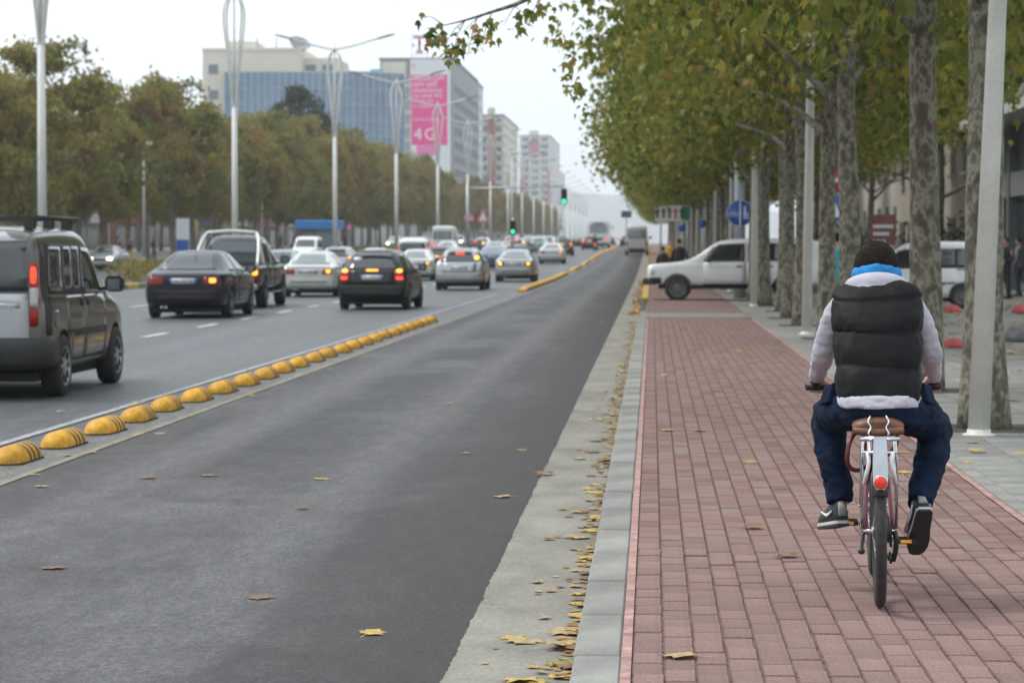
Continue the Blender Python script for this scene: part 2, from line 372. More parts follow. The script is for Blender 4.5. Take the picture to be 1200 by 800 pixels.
# brick path
path = strip('brick_path', -0.108, lambda d: xr(d), 3, 700, PATH_Z - 0.008, m_joint, 8)
strip('pink_edging', -0.108, -0.071, 3, 50, PATH_Z + 0.001, m_pink, 0.25, None, path, jag=0.001)
bw, bl = 0.1152, 0.24
cols = [(i, -0.069 + i * bw) for i in range(18)]
bms = []
for k in range(4):
    mb = MB(); e = 0.003
    mb.box(e, bw - e, e, bl - e - random.uniform(0, .002), -0.03, PATH_Z + random.gauss(0, 0.0008), 0.0045)
    mm = mb.mesh('brick'); mm.materials.append(m_brick); mm.materials.append(m_edge)
    for q in range(9): mm.polygons[q].material_index = 1; bms.append(mm)
gm = bms[0].copy(); gm.materials[0] = M('grey_paver', (.18, .15, .145), .88, var=(3, .15), var2=(60, .25)); bms.append(gm)
near = 0; far_mb = MB()
row = 0; y = 7.9
while y < 90:
    for i, x in cols:
        yy = y + (0.12 if i % 2 else 0.0) + random.gauss(0, 0.003)
        if x + bw > xr(yy) - 0.03: continue
        if 51.4 < yy < 55.0: continue
        if near < 296 and yy > 8.3:
            o = link('brick', bms[4] if random.random() < .035 else bms[(i * 7 + row * 3) % 4], path); o.location = (x + random.gauss(0, 0.001), yy, random.gauss(0, 0.0014)); o.rotation_euler = (random.gauss(0, .006), random.gauss(0, .006), random.gauss(0, .006)); near += 1
        else:
            h = PATH_Z + random.gauss(0, 0.0012); e = 0.0035
            b = len(far_mb.v); c = .0045; x0, x1, y0_, y1_ = x + e, x + bw - e, yy + e, yy + bl - e
            far_mb.v += [(x0 + c, y0_ + c, h), (x1 - c, y0_ + c, h), (x1 - c, y1_ - c, h), (x0 + c, y1_ - c, h), (x0, y0_, h - c), (x1, y0_, h - c), (x1, y1_, h - c), (x0, y1_, h - c)]
            far_mb.f += [(b, b + 1, b + 2, b + 3), (b + 4, b + 5, b + 1, b), (b + 5, b + 6, b + 2, b + 1), (b + 7, b + 4, b, b + 3), (b + 6, b + 7, b + 3, b + 2)]; far_mb.sm += [False] * 5
    row += 1; y += bl
fm = far_mb.mesh('brick_field')
# per-brick tone
a = fm.attributes.new('rnd', 'FLOAT', 'POINT'); tone = np.repeat(np.random.rand(len(far_mb.v) // 8), 8); a.data.foreach_set('value', tone.astype(np.float32))
m_bf = ramp_mat('red_paver_field', [(0, (0.16, 0.097, 0.086)), (0.35, (0.196, 0.121, 0.107)), (0.8, (0.222, 0.138, 0.122)), (1, (0.20, 0.155, 0.147))], rough=0.82)
fm.materials.append(m_bf); fm.materials.append(m_edge); fm.polygons.foreach_set('material_index', [0, 1, 1, 1, 1] * (len(fm.polygons) // 5))
o = link('brick_field', fm, path); o['kind'] = 'stuff'
strip('brick_field', -0.07, lambda d: xr(d) - 0.05, 90, 700, PATH_Z + 0.001, m_brick2, 8, None, path)['kind'] = 'stuff'
strip('concrete_band', -0.11, lambda d: xr(d) - 0.02, 51.5, 54.9, PATH_Z + 0.002, m_slab, 1, None, path)
strip('pink_edging', lambda d: xr(d) - 0.045, lambda d: xr(d), 3, 50, PATH_Z + 0.002, m_pink, 0.4, None, path, jag=0.004)
# worn yellow mark across the path
MB().box(0.83, 1.05, 33.5, 33.6, PATH_Z + 0.001, PATH_Z + 0.005).build('yellow_mark', m_ky, path)

# grey sidewalk with slabs
walk = strip('sidewalk', lambda d: xr(d) + 0.002, 12.0, 3, 700, PATH_Z - 0.006, m_walk, 8)
edge = MB()
for i in range(66):
    y0 = 12 + i * 0.5; xa = xr(y0 + .25)
sms = []
for k in range(3):
    mb = MB(); mb.box(0.004, 0.39, 0.004, 0.39, -0.02, PATH_Z + random.gauss(0, .001), 0.005); mm = mb.mesh('slab'); mm.materials.append(m_slab); sms.append(mm)
ks = MB(); ks.box(0.004, 0.10, 0.004, 0.495, -0.02, PATH_Z + 0.012, 0.006); kss = ks.mesh('edge_stone'); kss.materials.append(m_slab)
for i in range(64):
    y0 = 12 + i * 0.5; o = link('edge_stone', kss, walk); o.location = (xr(y0 + .25), y0, random.gauss(0, .001)); o.rotation_euler.z = 0
n = 0
for r_ in range(75):
    for c_ in range(5):
        y0 = 13.0 + r_ * 0.394; x0 = xr(y0 + .2) + 0.108 + c_ * 0.394
        if n >= 290 or x0 > 4.1: continue
        if (x0 + .2) * F / (y0 + .2) > 470: continue
        o = link('slab', random.choice(sms), walk); o.location = (x0, y0, random.gauss(0, .0015)); n += 1

# median, opposite carriageway, far sidewalk
m_med = M('median_soil', (0.12, 0.11, 0.085), 0.95, var=(0.8, 0.35))
med = strip('median', -21.2, -18.95, 3, YE, 0.16, m_med, 40)
strip('opposite_road', -34.0, -21.1, 3, YE, 0.002, m_road, 0)
strip('far_sidewalk', -64.0, -34.0, 3, YE, 0.12, m_walk, 0)
mk = MB()
m_ym = M('yellow_median_kerb', (0.55, 0.38, 0.05), 0.6, var=(2, 0.2)); m_km = M('black_median_kerb', (0.04, 0.04, 0.04), 0.7)
mkm = MB().box(-0.1, 0.1, 0, 1.98, -0.02, 0.2, 0.02).mesh('median_kerb_stone')
mkm.materials.append(m_ym); mkm2 = mkm.copy(); mkm2.materials[0] = m_kerb
for i in range(90):
    o = link('median_kerb_stone', mkm if i % 2 == 0 else mkm2, med); o.location = (-18.9, 60 + 2 * i, hz(60 + 2 * i))

# hills far behind, pale with distance
hv = []; nx = 60
prof = lambda x: 58 + 60 * math.exp(-((x + 150) / 260) ** 2) + 16 * math.exp(-((x + 620) / 380) ** 2) + 15 * math.exp(-((x - 500) / 380) ** 2) + 5 * math.sin(x / 90) + 3 * math.sin(x / 37 + 1)
hb = MB(); rows = []
for j, (yy, s) in enumerate([(4700, 0), (4900, .35), (5150, .75), (5400, 1.0), (5700, .7), (6100, 0)]):
    rows.append([(-3000 + 6000 * i / nx, yy, -2 + (prof(-3000 + 6000 * i / nx) + random.gauss(0, 1.5)) * s) for i in range(nx + 1)])
hb.add([p for r_ in rows for p in r_], [(j * (nx + 1) + i, j * (nx + 1) + i + 1, (j + 1) * (nx + 1) + i + 1, (j + 1) * (nx + 1) + i) for j in range(5) for i in range(nx)], True)
o = hb.build('hills', M('hill_scrub', (0.10, 0.115, 0.10), 0.95, var=(0.01, 0.3))); o['kind'] = 'structure'

# ================================================================== LANE DIVIDERS, LEAVES, POLES, SIGNS
m_dome = M('yellow_divider', (0.58, 0.295, 0.016), 0.62, var=(9, 0.3), var2=(45, 0.25), obj_rand=0.16)
m_black = M('black_rubber', (0.018, 0.017, 0.016), 0.7)
def divider_meshes():
    """long half-round lane divider: rounded nose towards the camera, three dark grooves on the far half"""
    prof = []
    w, h, ln = 0.135, 0.135, 0.84
    def ring(y, s, inset=0.0):
        return [((w - inset) * s * math.cos(math.pi * k / 14), y, max(0.0, (h - inset) * s * math.sin(math.pi * k / 14)) + 0.012) for k in range(15)]
    ys = [(0, .05), (.008, .28), (.022, .48), (.05, .70), (.085, .86), (.125, .96), (.17, 1.0), (.26, .97), (.30, .93), (.31, 1.0)]
    body = MB(); rings = [ring(y, s) for y, s in ys]
    gro = []
    for g0 in (.37, .50, .63):
        rings += [ring(g0, 1.0), ring(g0 + .006, 1.0, .009), ring(g0 + .046, 1.0, .009), ring(g0 + .052, 1.0)]; gro.append((g0 + .002, g0 + .050))
    rings += [ring(.73, .99), ring(.79, .90), ring(.825, .66), ring(.84, .3)]
    n = 15; vs_ = [p for r_ in rings for p in r_]
    body.add(vs_, [(i * n + j, i * n + j + 1, (i + 1) * n + j + 1, (i + 1) * n + j) for i in range(len(rings) - 1) for j in range(n - 1)], True)
    bm_ = body.mesh('shell'); gs = []
    for a_, b_ in gro:
        gb = MB(); r1, r2 = ring(a_, 1.0, .0003), ring(b_, 1.0, .0003)
        gb.add(r1 + r2, [(j, j + 1, n + j + 1, n + j) for j in range(n - 1)], True); gs.append(gb.mesh('groove'))
    fl = MB(); pts = [((w + .012) * s, y) for y, s in ys] + [(w + .012, .7), ((w + .01), .78), (.7 * w, .845)]
    out = [(x, y, 0.0) for x, y in pts] + [(-x, y, 0.0) for x, y in reversed(pts)]
    up = [(x, y, .014) for x, y, _ in out]; m_ = len(out)
    fl.add(out + up, [tuple(range(m_, 2 * m_))[::-1]] + [(i, (i + 1) % m_, m_ + (i + 1) % m_, m_ + i) for i in range(m_)])
    return bm_, gs, fl.mesh('base_rim')
db, dg_, df = divider_meshes()
for mm, mt in [(db, m_dome), (df, m_black)] + [(g_, m_black) for g_ in dg_]: mm.materials.append(mt)
for i in range(24):
    d = 17.6 + i * 1.43
    e = empty('lane_divider', (xl(d) + random.gauss(0, .012), d, 0.006), R(-.2) + random.gauss(0, .015), f'yellow half-round lane divider with black grooves, {ordn(i)} from the left photo edge', 'lane divider', 'yellow lane dividers in a row'); e.scale = (.88, .88 + random.uniform(-.03, .03), .88)
    link('shell', db, e); link('base_rim', df, e)
    for g_ in dg_: link('groove', g_, e)
# long yellow kerb bars further on
bars = [(84, 128), (136, 152), (158, 174), (180, 230), (236, 320)]
for i, (a_, b_) in enumerate(bars):
    mb = MB(); n = int((b_ - a_) / 3) + 1; rings = []
    for k in range(n + 1):
        y = a_ + (b_ - a_) * k / n; x = xl(y); s = 0.5 if k in (0, n) else 1.0
        rings.append([(x - .17, y, hz(y)), (x - .15, y, .10 * s + hz(y)), (x - .09, y, .15 * s + hz(y)), (x + .09, y, .15 * s + hz(y)), (x + .15, y, .10 * s + hz(y)), (x + .17, y, hz(y))])
    mb.loft(rings, True, False)
    e = mb.build('yellow_kerb_bar', m_dome); tag(e, f'long low yellow kerb bar dividing the bus lane, {ordn(i)} beyond the round dividers', 'kerb bar', 'yellow kerb bars')

# --- fallen leaves
m_leafs = []
for nm, c in (('leaf_tan', (0.36, 0.25, 0.12)), ('leaf_brown', (0.18, 0.10, 0.05)), ('leaf_yellow', (0.40, 0.29, 0.075)), ('leaf_green', (0.20, 0.21, 0.055))):
    m_leafs.append(M(nm, c, 0.75, var=(25, 0.3), bump=(30, 0.4, 0.004)))
def leaf_outline(seed):
    rnd = random.Random(seed); pts = []
    lobes = [(-150, .62), (-120, .52), (-88, .85), (-68, .55), (-45, .92), (-24, .6), (0, 1.05), (24, .6), (45, .92), (68, .55), (88, .85), (120, .52), (150, .62), (180, .35)]
    for a_, r_ in lobes:
        a2 = R(a_ + rnd.uniform(-5, 5)); rr = r_ * rnd.uniform(.85, 1.12); pts.append((math.sin(a2) * rr, math.cos(a2) * rr))
    return pts
def fallen_leaf_mesh(seed, curl):
    rnd = random.Random(seed); o = leaf_outline(seed); s = 0.088
    v = [(0, 0, 0.004 + curl * .8 * s)]; mid = []
    for x, y in o:
        r_ = math.hypot(x, y); z = curl * (1 - r_ ** 2) * .8 + curl * .35 * (1 + math.sin(3 * math.atan2(y, x) + seed)) * r_
        v.append((x * s * (1 - .25 * curl), y * s * (1 - .2 * curl), max(0, z) * s + .002))
    n = len(o); f = [(0, 1 + i, 1 + (i + 1) % n) for i in range(n)]
    st = len(v); v += [(-.003, -.03, .006), (.003, -.03, .006), (.012, -.13 * .9, .003), (.016, -.13 * .9, .003)]; f.append((st, st + 1, st + 3, st + 2))
    return MB().add(v, f).mesh('fallen_leaf')
leaf_meshes = []
for mt in range(4):
    for k in range(4):
        mm = fallen_leaf_mesh(100 + mt * 4 + k, [.03, .16, .09, .3][k]); mm.materials.append(m_leafs[mt]); leaf_meshes.append(mm)
LEAVES = {}
LN = ['tan', 'brown', 'yellow', 'greenish']
def fallen(p, mt, where, group, sc_=1.0, k=None):
    o = link('fallen_leaf', leaf_meshes[mt * 4 + (random.randrange(4) if k is None else k)])
    o.location = p; s = sc_ * random.uniform(.75, 1.2); o.scale = (s, s, s)
    o.rotation_euler = (random.gauss(0, .03), random.gauss(0, .03), random.uniform(0, 6.28))
    tag(o, f'{LN[mt]} fallen leaf {where}', 'leaf', group); LEAVES.setdefault((group, mt), []).append(o)
lane_px = [(175, 560, 1), (245, 557, 3), (375, 561, 2), (352, 596, 1), (60, 665, 1), (302, 700, 1), (434, 742, 2), (590, 582, 0), (640, 557, 1), (525, 474, 2), (500, 464, 1), (557, 441, 0), (662, 395, 2), (705, 378, 2), (546, 531, 0), (612, 527, 0), (47, 570, 0)]
for x, y, mt in lane_px: fallen(G(x, y, .006), mt, 'lying on the dark bus lane', 'leaves on the bus lane', 1.0)
for x, y, mt in [(108, 530, 0), (82, 534, 0), (162, 509, 0), (188, 508, 0), (265, 478, 1), (287, 469, 0), (40, 556, 0), (296, 464, 2), (350, 440, 0), (385, 432, 0)]: fallen(G(x, y, .007), mt, 'on the strip beside the yellow dividers', 'leaves by the dividers', .9)
for x, y, mt in [(72, 483, 0), (159, 471, 0), (90, 451, 1), (194, 460, 0), (240, 446, 1)]: fallen(G(x, y, .004), mt, 'on the main road beside the van', 'leaves on the main road', .9)
for x, y, mt, s in [(600, 748, 2, 1.2), (618, 752, 0, 1.1), (668, 738, 0, 1.3), (662, 742, 0, 1.2), (664, 757, 1, 1.3), (672, 762, 1, 1.2), (655, 760, 0, 1.1), (661, 778, 3, 1.4), (673, 783, 1, 1.1), (625, 798, 2, 1.2), (612, 799, 2, 1.1), (673, 631, 0, 1.2), (690, 653, 1, 1), (700, 597, 0, 1), (697, 577, 2, 1), (690, 574, 0, 1.1), (712, 540, 1, 1.2), (710, 543, 1, 1.1), (718, 512, 0, 1), (715, 490, 2, 1)]:
    fallen(G(x, y, .009), mt, 'lying in the concrete gutter', 'leaves in the gutter', s)
for i in range(130):
    d = 11.5 + 38.5 * (i / 130) + random.uniform(-1.2, 1.2)
    if random.random() < .3 and d < 20: continue
    fallen((-0.30 - abs(random.gauss(0, .07)), d, .009 + random.random() * .004), random.choice([0, 0, 1, 1, 2, 1]), 'lying in the concrete gutter', 'leaves in the gutter', random.choice([.45, .6, .8, 1.0, 1.1]))
for x, y, mt in [(878, 541, 2), (800, 769, 0), (780, 441, 2), (868, 413, 2), (925, 653, 1), (880, 619, 1), (1058, 530, 2), (1058, 554, 2), (845, 384, 2), (820, 505, 0), (780, 505, 2)]: fallen(G(x, y, PATH_Z), mt, 'lying on the red brick path', 'leaves on the brick path', .95)
for x, y, mt in [(1152, 516, 2), (1140, 519, 2), (1146, 530, 2), (1130, 541, 2), (1197, 530, 2), (1186, 470, 1), (1190, 455, 0), (1105, 440, 0), (950, 405, 2), (952, 418, 2)]: fallen(G(x, y, PATH_Z), mt, 'lying on the grey sidewalk slabs', 'leaves on the sidewalk', 1.0)
for (g_, mt), lst in LEAVES.items():
    for i, o in enumerate(sorted(lst, key=lambda q: q.location.y)): o['label'] += f', {ordn(i)} {LN[mt]} one from the camera'
# leaf litter further off, too many to count
def litter(name, n, fn, z, label, s0=.05, s1=.1):
    vv = []; ff = []
    for i in range(n):
        x, y = fn(); s = random.uniform(s0, s1); a_ = random.uniform(0, 6.28); b = len(vv)
        for k in range(5):
            r_ = s * random.uniform(.6, 1.1); vv.append((x + r_ * math.cos(a_ + k * 1.256), y + r_ * math.sin(a_ + k * 1.256), z + random.uniform(0.003, .4 * s)))
        ff += [(b, b + 1, b + 2), (b, b + 2, b + 3), (b, b + 3, b + 4)]
    m_ = np_mesh(name, vv, ff, np.repeat(np.random.rand(n), 5)); o = link(name, m_, None, m_litter); tag(o, label, 'leaf litter', None, 'stuff')
m_litter = ramp_mat('leaf_litter', [(0, (.16, .08, .035)), (.5, (.36, .22, .09)), (1, (.5, .36, .1))], rough=.8)
litter('leaf_litter', 1500, lambda: (random.uniform(3.6, 10.5), random.uniform(27, 66)), PATH_Z, 'scattered brown leaf litter on the paved square behind the trees')
litter('gutter_scraps', 620, lambda: (-.292 - abs(random.gauss(0, .055)) - (.25 * random.random() if random.random() < .15 else 0), 9 + 42 * random.random() ** 1.3), .009, 'small dry leaf scraps gathered along the kerb', .012, .045)
litter('kerb_litter', 500, lambda: (-.31 - abs(random.gauss(0, .09)), random.uniform(55, 109)), .012, 'brown leaves heaped along the distant kerb')

# --- white posts along the path
m_post = M('white_post_paint', (0.62, 0.62, 0.57), 0.5, var=(4, 0.08), var2=(40, 0.06))
def white_post(p, h, lean, i):
    e = empty('lamp_post', p, 0, f'white tapered lamp post beside the brick path, {ordn(i)} from the camera', 'lamp post', 'white posts along the path')
    mb = MB(); mb.tube([(0, 0, 0), (lean * h * .5, 0, h * .5), (lean * h, 0, h)], [.088, .070, .045], 20); mb.build('pole', m_post, e)
    MB().lathe([(.13, 0), (.13, .012), (.095, .02), (.092, .05)], 20, cap=True).build('base_plate', m_post, e)
    t = (lean * h, 0, h)
    MB().tube([t, (t[0] - .5, 0, h + .3), (t[0] - 1.2, 0, h + .4)], .03, 10).build('arm', m_post, e)
    MB().ell((t[0] - 1.4, 0, h + .4), (.32, .12, .07)).build('lamp_head', m_post, e)
P0 = G(1147, 510, PATH_Z); P1 = G(945, 392, PATH_Z); P2 = G(883, 359, PATH_Z)
white_post(P0, 7.2, .036, 0); white_post(P1, 7.2, .012, 1); white_post(P2, 7.2, .008, 2)
for i, d in enumerate([80, 100, 120, 140, 160, 180, 200, 220, 240, 260]): white_post((2.52, d, PATH_Z + hz(d)), 7.0, .012, 3 + i)

# --- signs on the right
m_steel = M('galvanised_steel', (0.42, 0.45, 0.48), 0.45, 0.6, var=(10, 0.15))
m_blue = M('sign_blue', (0.012, 0.10, 0.42), 0.4); m_wht = M('sign_white', (0.78, 0.78, 0.78), 0.45); m_red = M('sign_red', (0.5, 0.02, 0.03), 0.45); m_grn = M('sign_green', (0.0, 0.22, 0.12), 0.45); m_blk = M('sign_black', (0.015, 0.015, 0.015), 0.5)
def disc(r, y, th=.006, n=40): return MB().lathe([(0.001, y), (r, y), (r, y + th), (0.001, y + th)], n, axis='y')
def poly_plate(pts, y, th): 
    n = len(pts); v = [(x, y, z) for x, z in pts] + [(x, y + th, z) for x, z in pts]
    return MB().add(v, [tuple(range(n)), tuple(range(2 * n - 1, n - 1, -1))] + [(i, n + i, n + (i + 1) % n, (i + 1) % n) for i in range(n)])
dS = 70.3; c = D(867, 250, dS); e = empty('traffic_sign', (c.x, dS, PATH_Z), 0, 'round blue cycle and pedestrian sign on a grey post behind the white off-roader', 'traffic sign')
zc = c.z - PATH_Z
MB().tube([(0, .02, 0), (0, .02, zc + 3.2)], .16, 12).build('post', m_steel, e)
f_ = disc(.36, -.17).build('face', m_blue, e); f_.location = (0, 0, zc)
rim = MB().lathe([(.36, -.172), (.375, -.172), (.375, -.16), (.36, -.16)], 40, axis='y').build('rim', m_wht, f_)
MB().box(-.02, .02, -.176, -.17, -.34, .34).build('divider', m_wht, f_)
bk = MB()
for sx in (-.25, -.10): bk.lathe([(.05, -.176), (.065, -.176), (.065, -.172), (.05, -.172)], 16, (sx, 0, -.04), axis='y')
bk.box(-.25, -.17, -.176, -.172, -.02, .0).box(-.18, -.10, -.176, -.172, -.03, -.012).box(-.2, -.15, -.176, -.172, .05, .07).build('bicycle_symbol', m_wht, f_)
pdn = MB(); pdn.box(.11, .16, -.176, -.172, -.02, .12).box(.10, .125, -.176, -.172, -.16, -.02).box(.145, .17, -.176, -.172, -.16, -.02).lathe([(.001, -.176), (.035, -.176), (.035, -.172), (.001, -.172)], 14, (.135, 0, .165), axis='y')
pdn.box(.20, .23, -.176, -.172, -.08, .02).box(.195, .21, -.176, -.172, -.16, -.08).box(.22, .235, -.176, -.172, -.16, -.08); pdn.build('pedestrian_symbol', m_wht, f_)
# lane board
dB = 124.0; c = D(789, 250, dB); e = empty('lane_sign_board', (c.x, dB, PATH_Z + hz(dB)), 0, 'white board with black lane arrows and green end panel over the path', 'road sign')
k = dB / F; zc = c.z - PATH_Z - hz(dB); wB = 21 * k; hB = 9 * k
MB().box(-wB, wB, 0, .05, zc - hB, zc + hB).build('panel', m_wht, e)
MB().box(wB - 11 * k, wB - 1.5 * k, -.012, -.001, zc - hB + .04, zc + hB - .04).build('green_panel', m_grn, e)
for j in range(5):
    x = -wB + (5 + j * 7) * k - .1; pc = [(x - .05, zc - .25), (x + .05, zc - .25), (x + .05, zc + .08), (x + .12, zc + .08), (x, zc + .27), (x - .12, zc + .08), (x - .05, zc + .08)]
    poly_plate(pc, -.012, .01).build('arrow', m_red if j == 3 else m_blk, e)
for sx in (-.7, .8): MB().tube([(sx * wB, .12, 0), (sx * wB, .12, zc + hB)], .05, 10).build('post', m_steel, e)
for i, (x, y, d, r_, lab) in enumerate([(799, 267, 112, 4.5, 'small round blue sign low beneath the lane arrow board'), (823, 262, 100, 5, 'small round blue sign half hidden behind the white posts')]):
    c = D(x, y, d); e = empty('traffic_sign', (c.x, d, PATH_Z), 0, lab, 'traffic sign'); f_ = disc(r_ * d / F, -.06).build('face', m_blue, e); f_.location = (0, 0, c.z - PATH_Z)
    MB().tube([(0, 0, 0), (0, 0, c.z - PATH_Z + .2)], .035, 8).build('post', m_steel, e)
# no-entry with a small blue sign beneath
dN = 58.0; c = D(976, 216, dN); e = empty('traffic_sign', (c.x, dN, PATH_Z), R(35), 'red and white no-entry sign above a blue triangle plate between the trunks', 'traffic sign'); z0 = c.z - PATH_Z
f_ = disc(.27, -.05).build('face', m_red, e); f_.location = (0, 0, z0 + .1); MB().box(-.19, .19, -.058, -.051, -.05, .05).build('bar', m_wht, f_)
q = MB().box(-.26, .26, -.055, -.049, -.30, .30).build('blue_plate', m_blue, e); q.location = (0, 0, z0 - .56); poly_plate([(-.2, -.2), (.2, -.2), (0, .2)], -.062, .006).build('triangle', m_wht, q)
MB().tube([(0, 0, 0), (0, 0, z0 + .4)], .035, 10).build('post', m_steel, e)

# red painted concrete humps and a grey rock on the square
m_hump = M('faded_red_paint', (0.42, 0.075, 0.08), 0.8, var=(6, 0.25), obj_rand=.1)
humps = [(1116, 366, 11, 'pink red hump beside the parked white van, nearest its wheel'), (1197, 367, 12, 'pink red concrete hump at the right photo edge below the standing people'), (1118, 407, 13, 'pink red concrete hump beside the cyclist\'s right elbow'), (1097, 401, 11, 'smaller faded red hump partly behind the cyclist\'s right arm'), (966, 361, 5, 'small red hump between the trunks left of the cyclist')]
for x, y, w_, lab in humps:
    p = G(x, y, PATH_Z); s = w_ * p.y / F
    mb = MB(); rr = random.Random(x); rings = []
    for i in range(7):
        a_ = i / 6 * math.pi / 2; r_ = s * math.cos(a_) + .002; rings.append([(r_ * math.cos(2 * math.pi * k / 14) * 1.0, r_ * 1.0 * math.sin(2 * math.pi * k / 14), s * .85 * math.sin(a_)) for k in range(14)])
    mb.loft(rings); o = mb.build('painted_hump', m_hump); o.location = p; tag(o, lab, 'concrete hump', 'red humps on the square')
p = G(1198, 400, PATH_Z); mb = MB(); rr = random.Random(4)
rings = [[((.34 * math.cos(a_)) * (1 + .2 * math.sin(2 * math.pi * k * 3 / 12 + i)) , (.3 * math.cos(a_)) * math.sin(2 * math.pi * k / 12) if False else .3 * math.cos(a_) * math.sin(2 * math.pi * k / 12) * (1 + .15 * math.cos(k * 2 + i)), .3 * math.sin(a_)) if False else (.34 * math.cos(a_) * math.cos(2 * math.pi * k / 12) * (1 + rr.uniform(-.12, .12)), .3 * math.cos(a_) * math.sin(2 * math.pi * k / 12) * (1 + rr.uniform(-.12, .12)), .27 * math.sin(a_)) for k in range(12)] for i, a_ in enumerate([0, .3, .6, .9, 1.2, 1.45])]
mb.loft(rings); o = mb.build('grey_rock', M('rock', (.14, .14, .14), .9, var=(7, .3), bump=(15, .6, .03))); o.location = p; tag(o, 'rough dark grey rock lying on the square by the right photo edge', 'rock')

# ================================================================== BICYCLE AND CYCLIST
m_maroon = M('maroon_frame_paint', (0.16, 0.012, 0.03), 0.28, coat=0.6, var=(20, .15))
m_chrome = M('chrome', (0.62, 0.63, 0.65), 0.22, 1.0, var=(30, .12)); m_alu = M('silver_mudguard', (0.50, 0.53, 0.57), 0.32, 0.7, var=(12, .15))
m_tyre = M('bike_tyre', (0.035, 0.034, 0.031), 0.8, var=(30, .3), bump=(120, .5, .004)); m_lea = M('brown_leather', (0.15, 0.062, 0.032), 0.45, var=(18, .3), bump=(60, .4, .003))
m_refl = M('red_reflector', (0.6, 0.03, 0.015), 0.25, emit=((1, .08, .03), .12)); m_dk = M('dark_metal', (0.03, 0.03, 0.03), 0.45, .5)
bp = G(1031, 711, PATH_Z)
bike = empty('bicycle', bp, R(-3.6), 'maroon bicycle with brown sprung saddle, silver rear rack and red reflector under the cyclist', 'bicycle'); bike.rotation_euler = (0, R(-.8), R(-3.6)); bike.scale = (.945,) * 3
WR = .335
def bike_wheel(yc):
    w = MB(); w.lathe([(WR - .055, -.012), (WR - .045, -.019), (WR - .025, -.0245), (WR - .008, -.017), (WR, -.006), (WR, .006), (WR - .008, .017), (WR - .025, .0245), (WR - .045, .019), (WR - .055, .012), (WR - .055, -.012)], 56, (0, 0, 0), 'x')
    t = w.build('wheel', m_tyre, bike); t.location = (0, yc, WR + .001)
    MB().lathe([(WR - .075, -.008), (WR - .053, -.0125), (WR - .051, 0), (WR - .053, .0125), (WR - .075, .008), (WR - .075, -.008)], 56, axis='x').build('rim', m_chrome, t)
    sp = MB()
    for k in range(28):
        a_ = 2 * math.pi * k / 28; s = .028 if k % 2 else -.028; a2 = a_ + (.5 if k % 4 < 2 else -.5)
        sp.tube([(s, .022 * math.cos(a2), .022 * math.sin(a2)), (0, (WR - .07) * math.cos(a_), (WR - .07) * math.sin(a_))], .0011, 4)
    sp.build('spokes', m_chrome, t)
    MB().lathe([(.006, -.07), (.009, -.06), (.009, -.034), (.024, -.030), (.024, -.026), (.013, -.022), (.013, .022), (.024, .026), (.024, .030), (.009, .034), (.009, .06), (.006, .07)], 16, axis='x', cap=True).build('hub', m_chrome, t)
bike_wheel(0.0 + WR * 0); bike_wheel(1.06)
# frame
fr = MB(); BB = (0, .44, .285); ST = (0, .28, .70); HT = (0, .90, .86); HB = (0, .935, .70)
fr.tube([BB, ST], .016, 12); fr.tube([BB, HB], .017, 12); fr.tube([(0, .30, .60), HT], .014, 12); fr.tube([HT, HB], .02, 12)
for s in (-1, 1):
    fr.tube([(s * .018, .42, .285), (s * .05, .25, .30), (s * .062, 0, WR)], .0095, 10)
    fr.tube([(s * .014, .285, .67), (s * .048, .17, .53), (s * .062, 0, WR)], .009, 10)
    fr.tube([(s * .02, .94, .68), (s * .05, .98, .60), (s * .055, 1.06, WR)], .011, 10)
fr.build('frame', m_maroon, bike)
# chain, cranks, pedals, derailleur
dr = MB(); dr.lathe([(.085, .036), (.095, .036), (.095, .040), (.085, .040), (.085, .036)], 32, (0, .44, .285), 'x')
for k in range(5): dr.tube([(.038, .44, .285), (.038, .44 + .088 * math.cos(k * 1.2566), .285 + .088 * math.sin(k * 1.2566))], .006, 6)
dr.build('chainring', m_dk, bike)
ch = MB(); ch.tube([(.042, .44, .378), (.042, 0, WR + .045)], .005, 6); ch.tube([(.042, .44, .192), (.042, .06, .20), (.046, .02, .24)], .005, 6); ch.build('chain', m_dk, bike)
MB().lathe([(.02, .03), (.05, .032), (.05, .044), (.036, .048), (.036, .054), (.02, .056)], 20, (0, 0, WR), 'x', cap=True).build('cassette', m_dk, bike)
de = MB(); de.tube([(.066, 0, WR), (.075, -.01, .30), (.072, .02, .25), (.06, .03, .20)], .012, 8); de.lathe([(.001, .045), (.022, .045), (.022, .056), (.001, .056)], 14, (0, .03, .21), 'x'); de.lathe([(.001, .045), (.022, .045), (.022, .056), (.001, .056)], 14, (0, .01, .285), 'x'); de.build('derailleur', m_dk, bike)
ca = R(8)
pedL = Vector((-.125, .44 + .165 * math.cos(ca), .285 + .165 * math.sin(ca))); pedR = Vector((.125, .44 - .165 * math.cos(ca), .285 - .165 * math.sin(ca)))
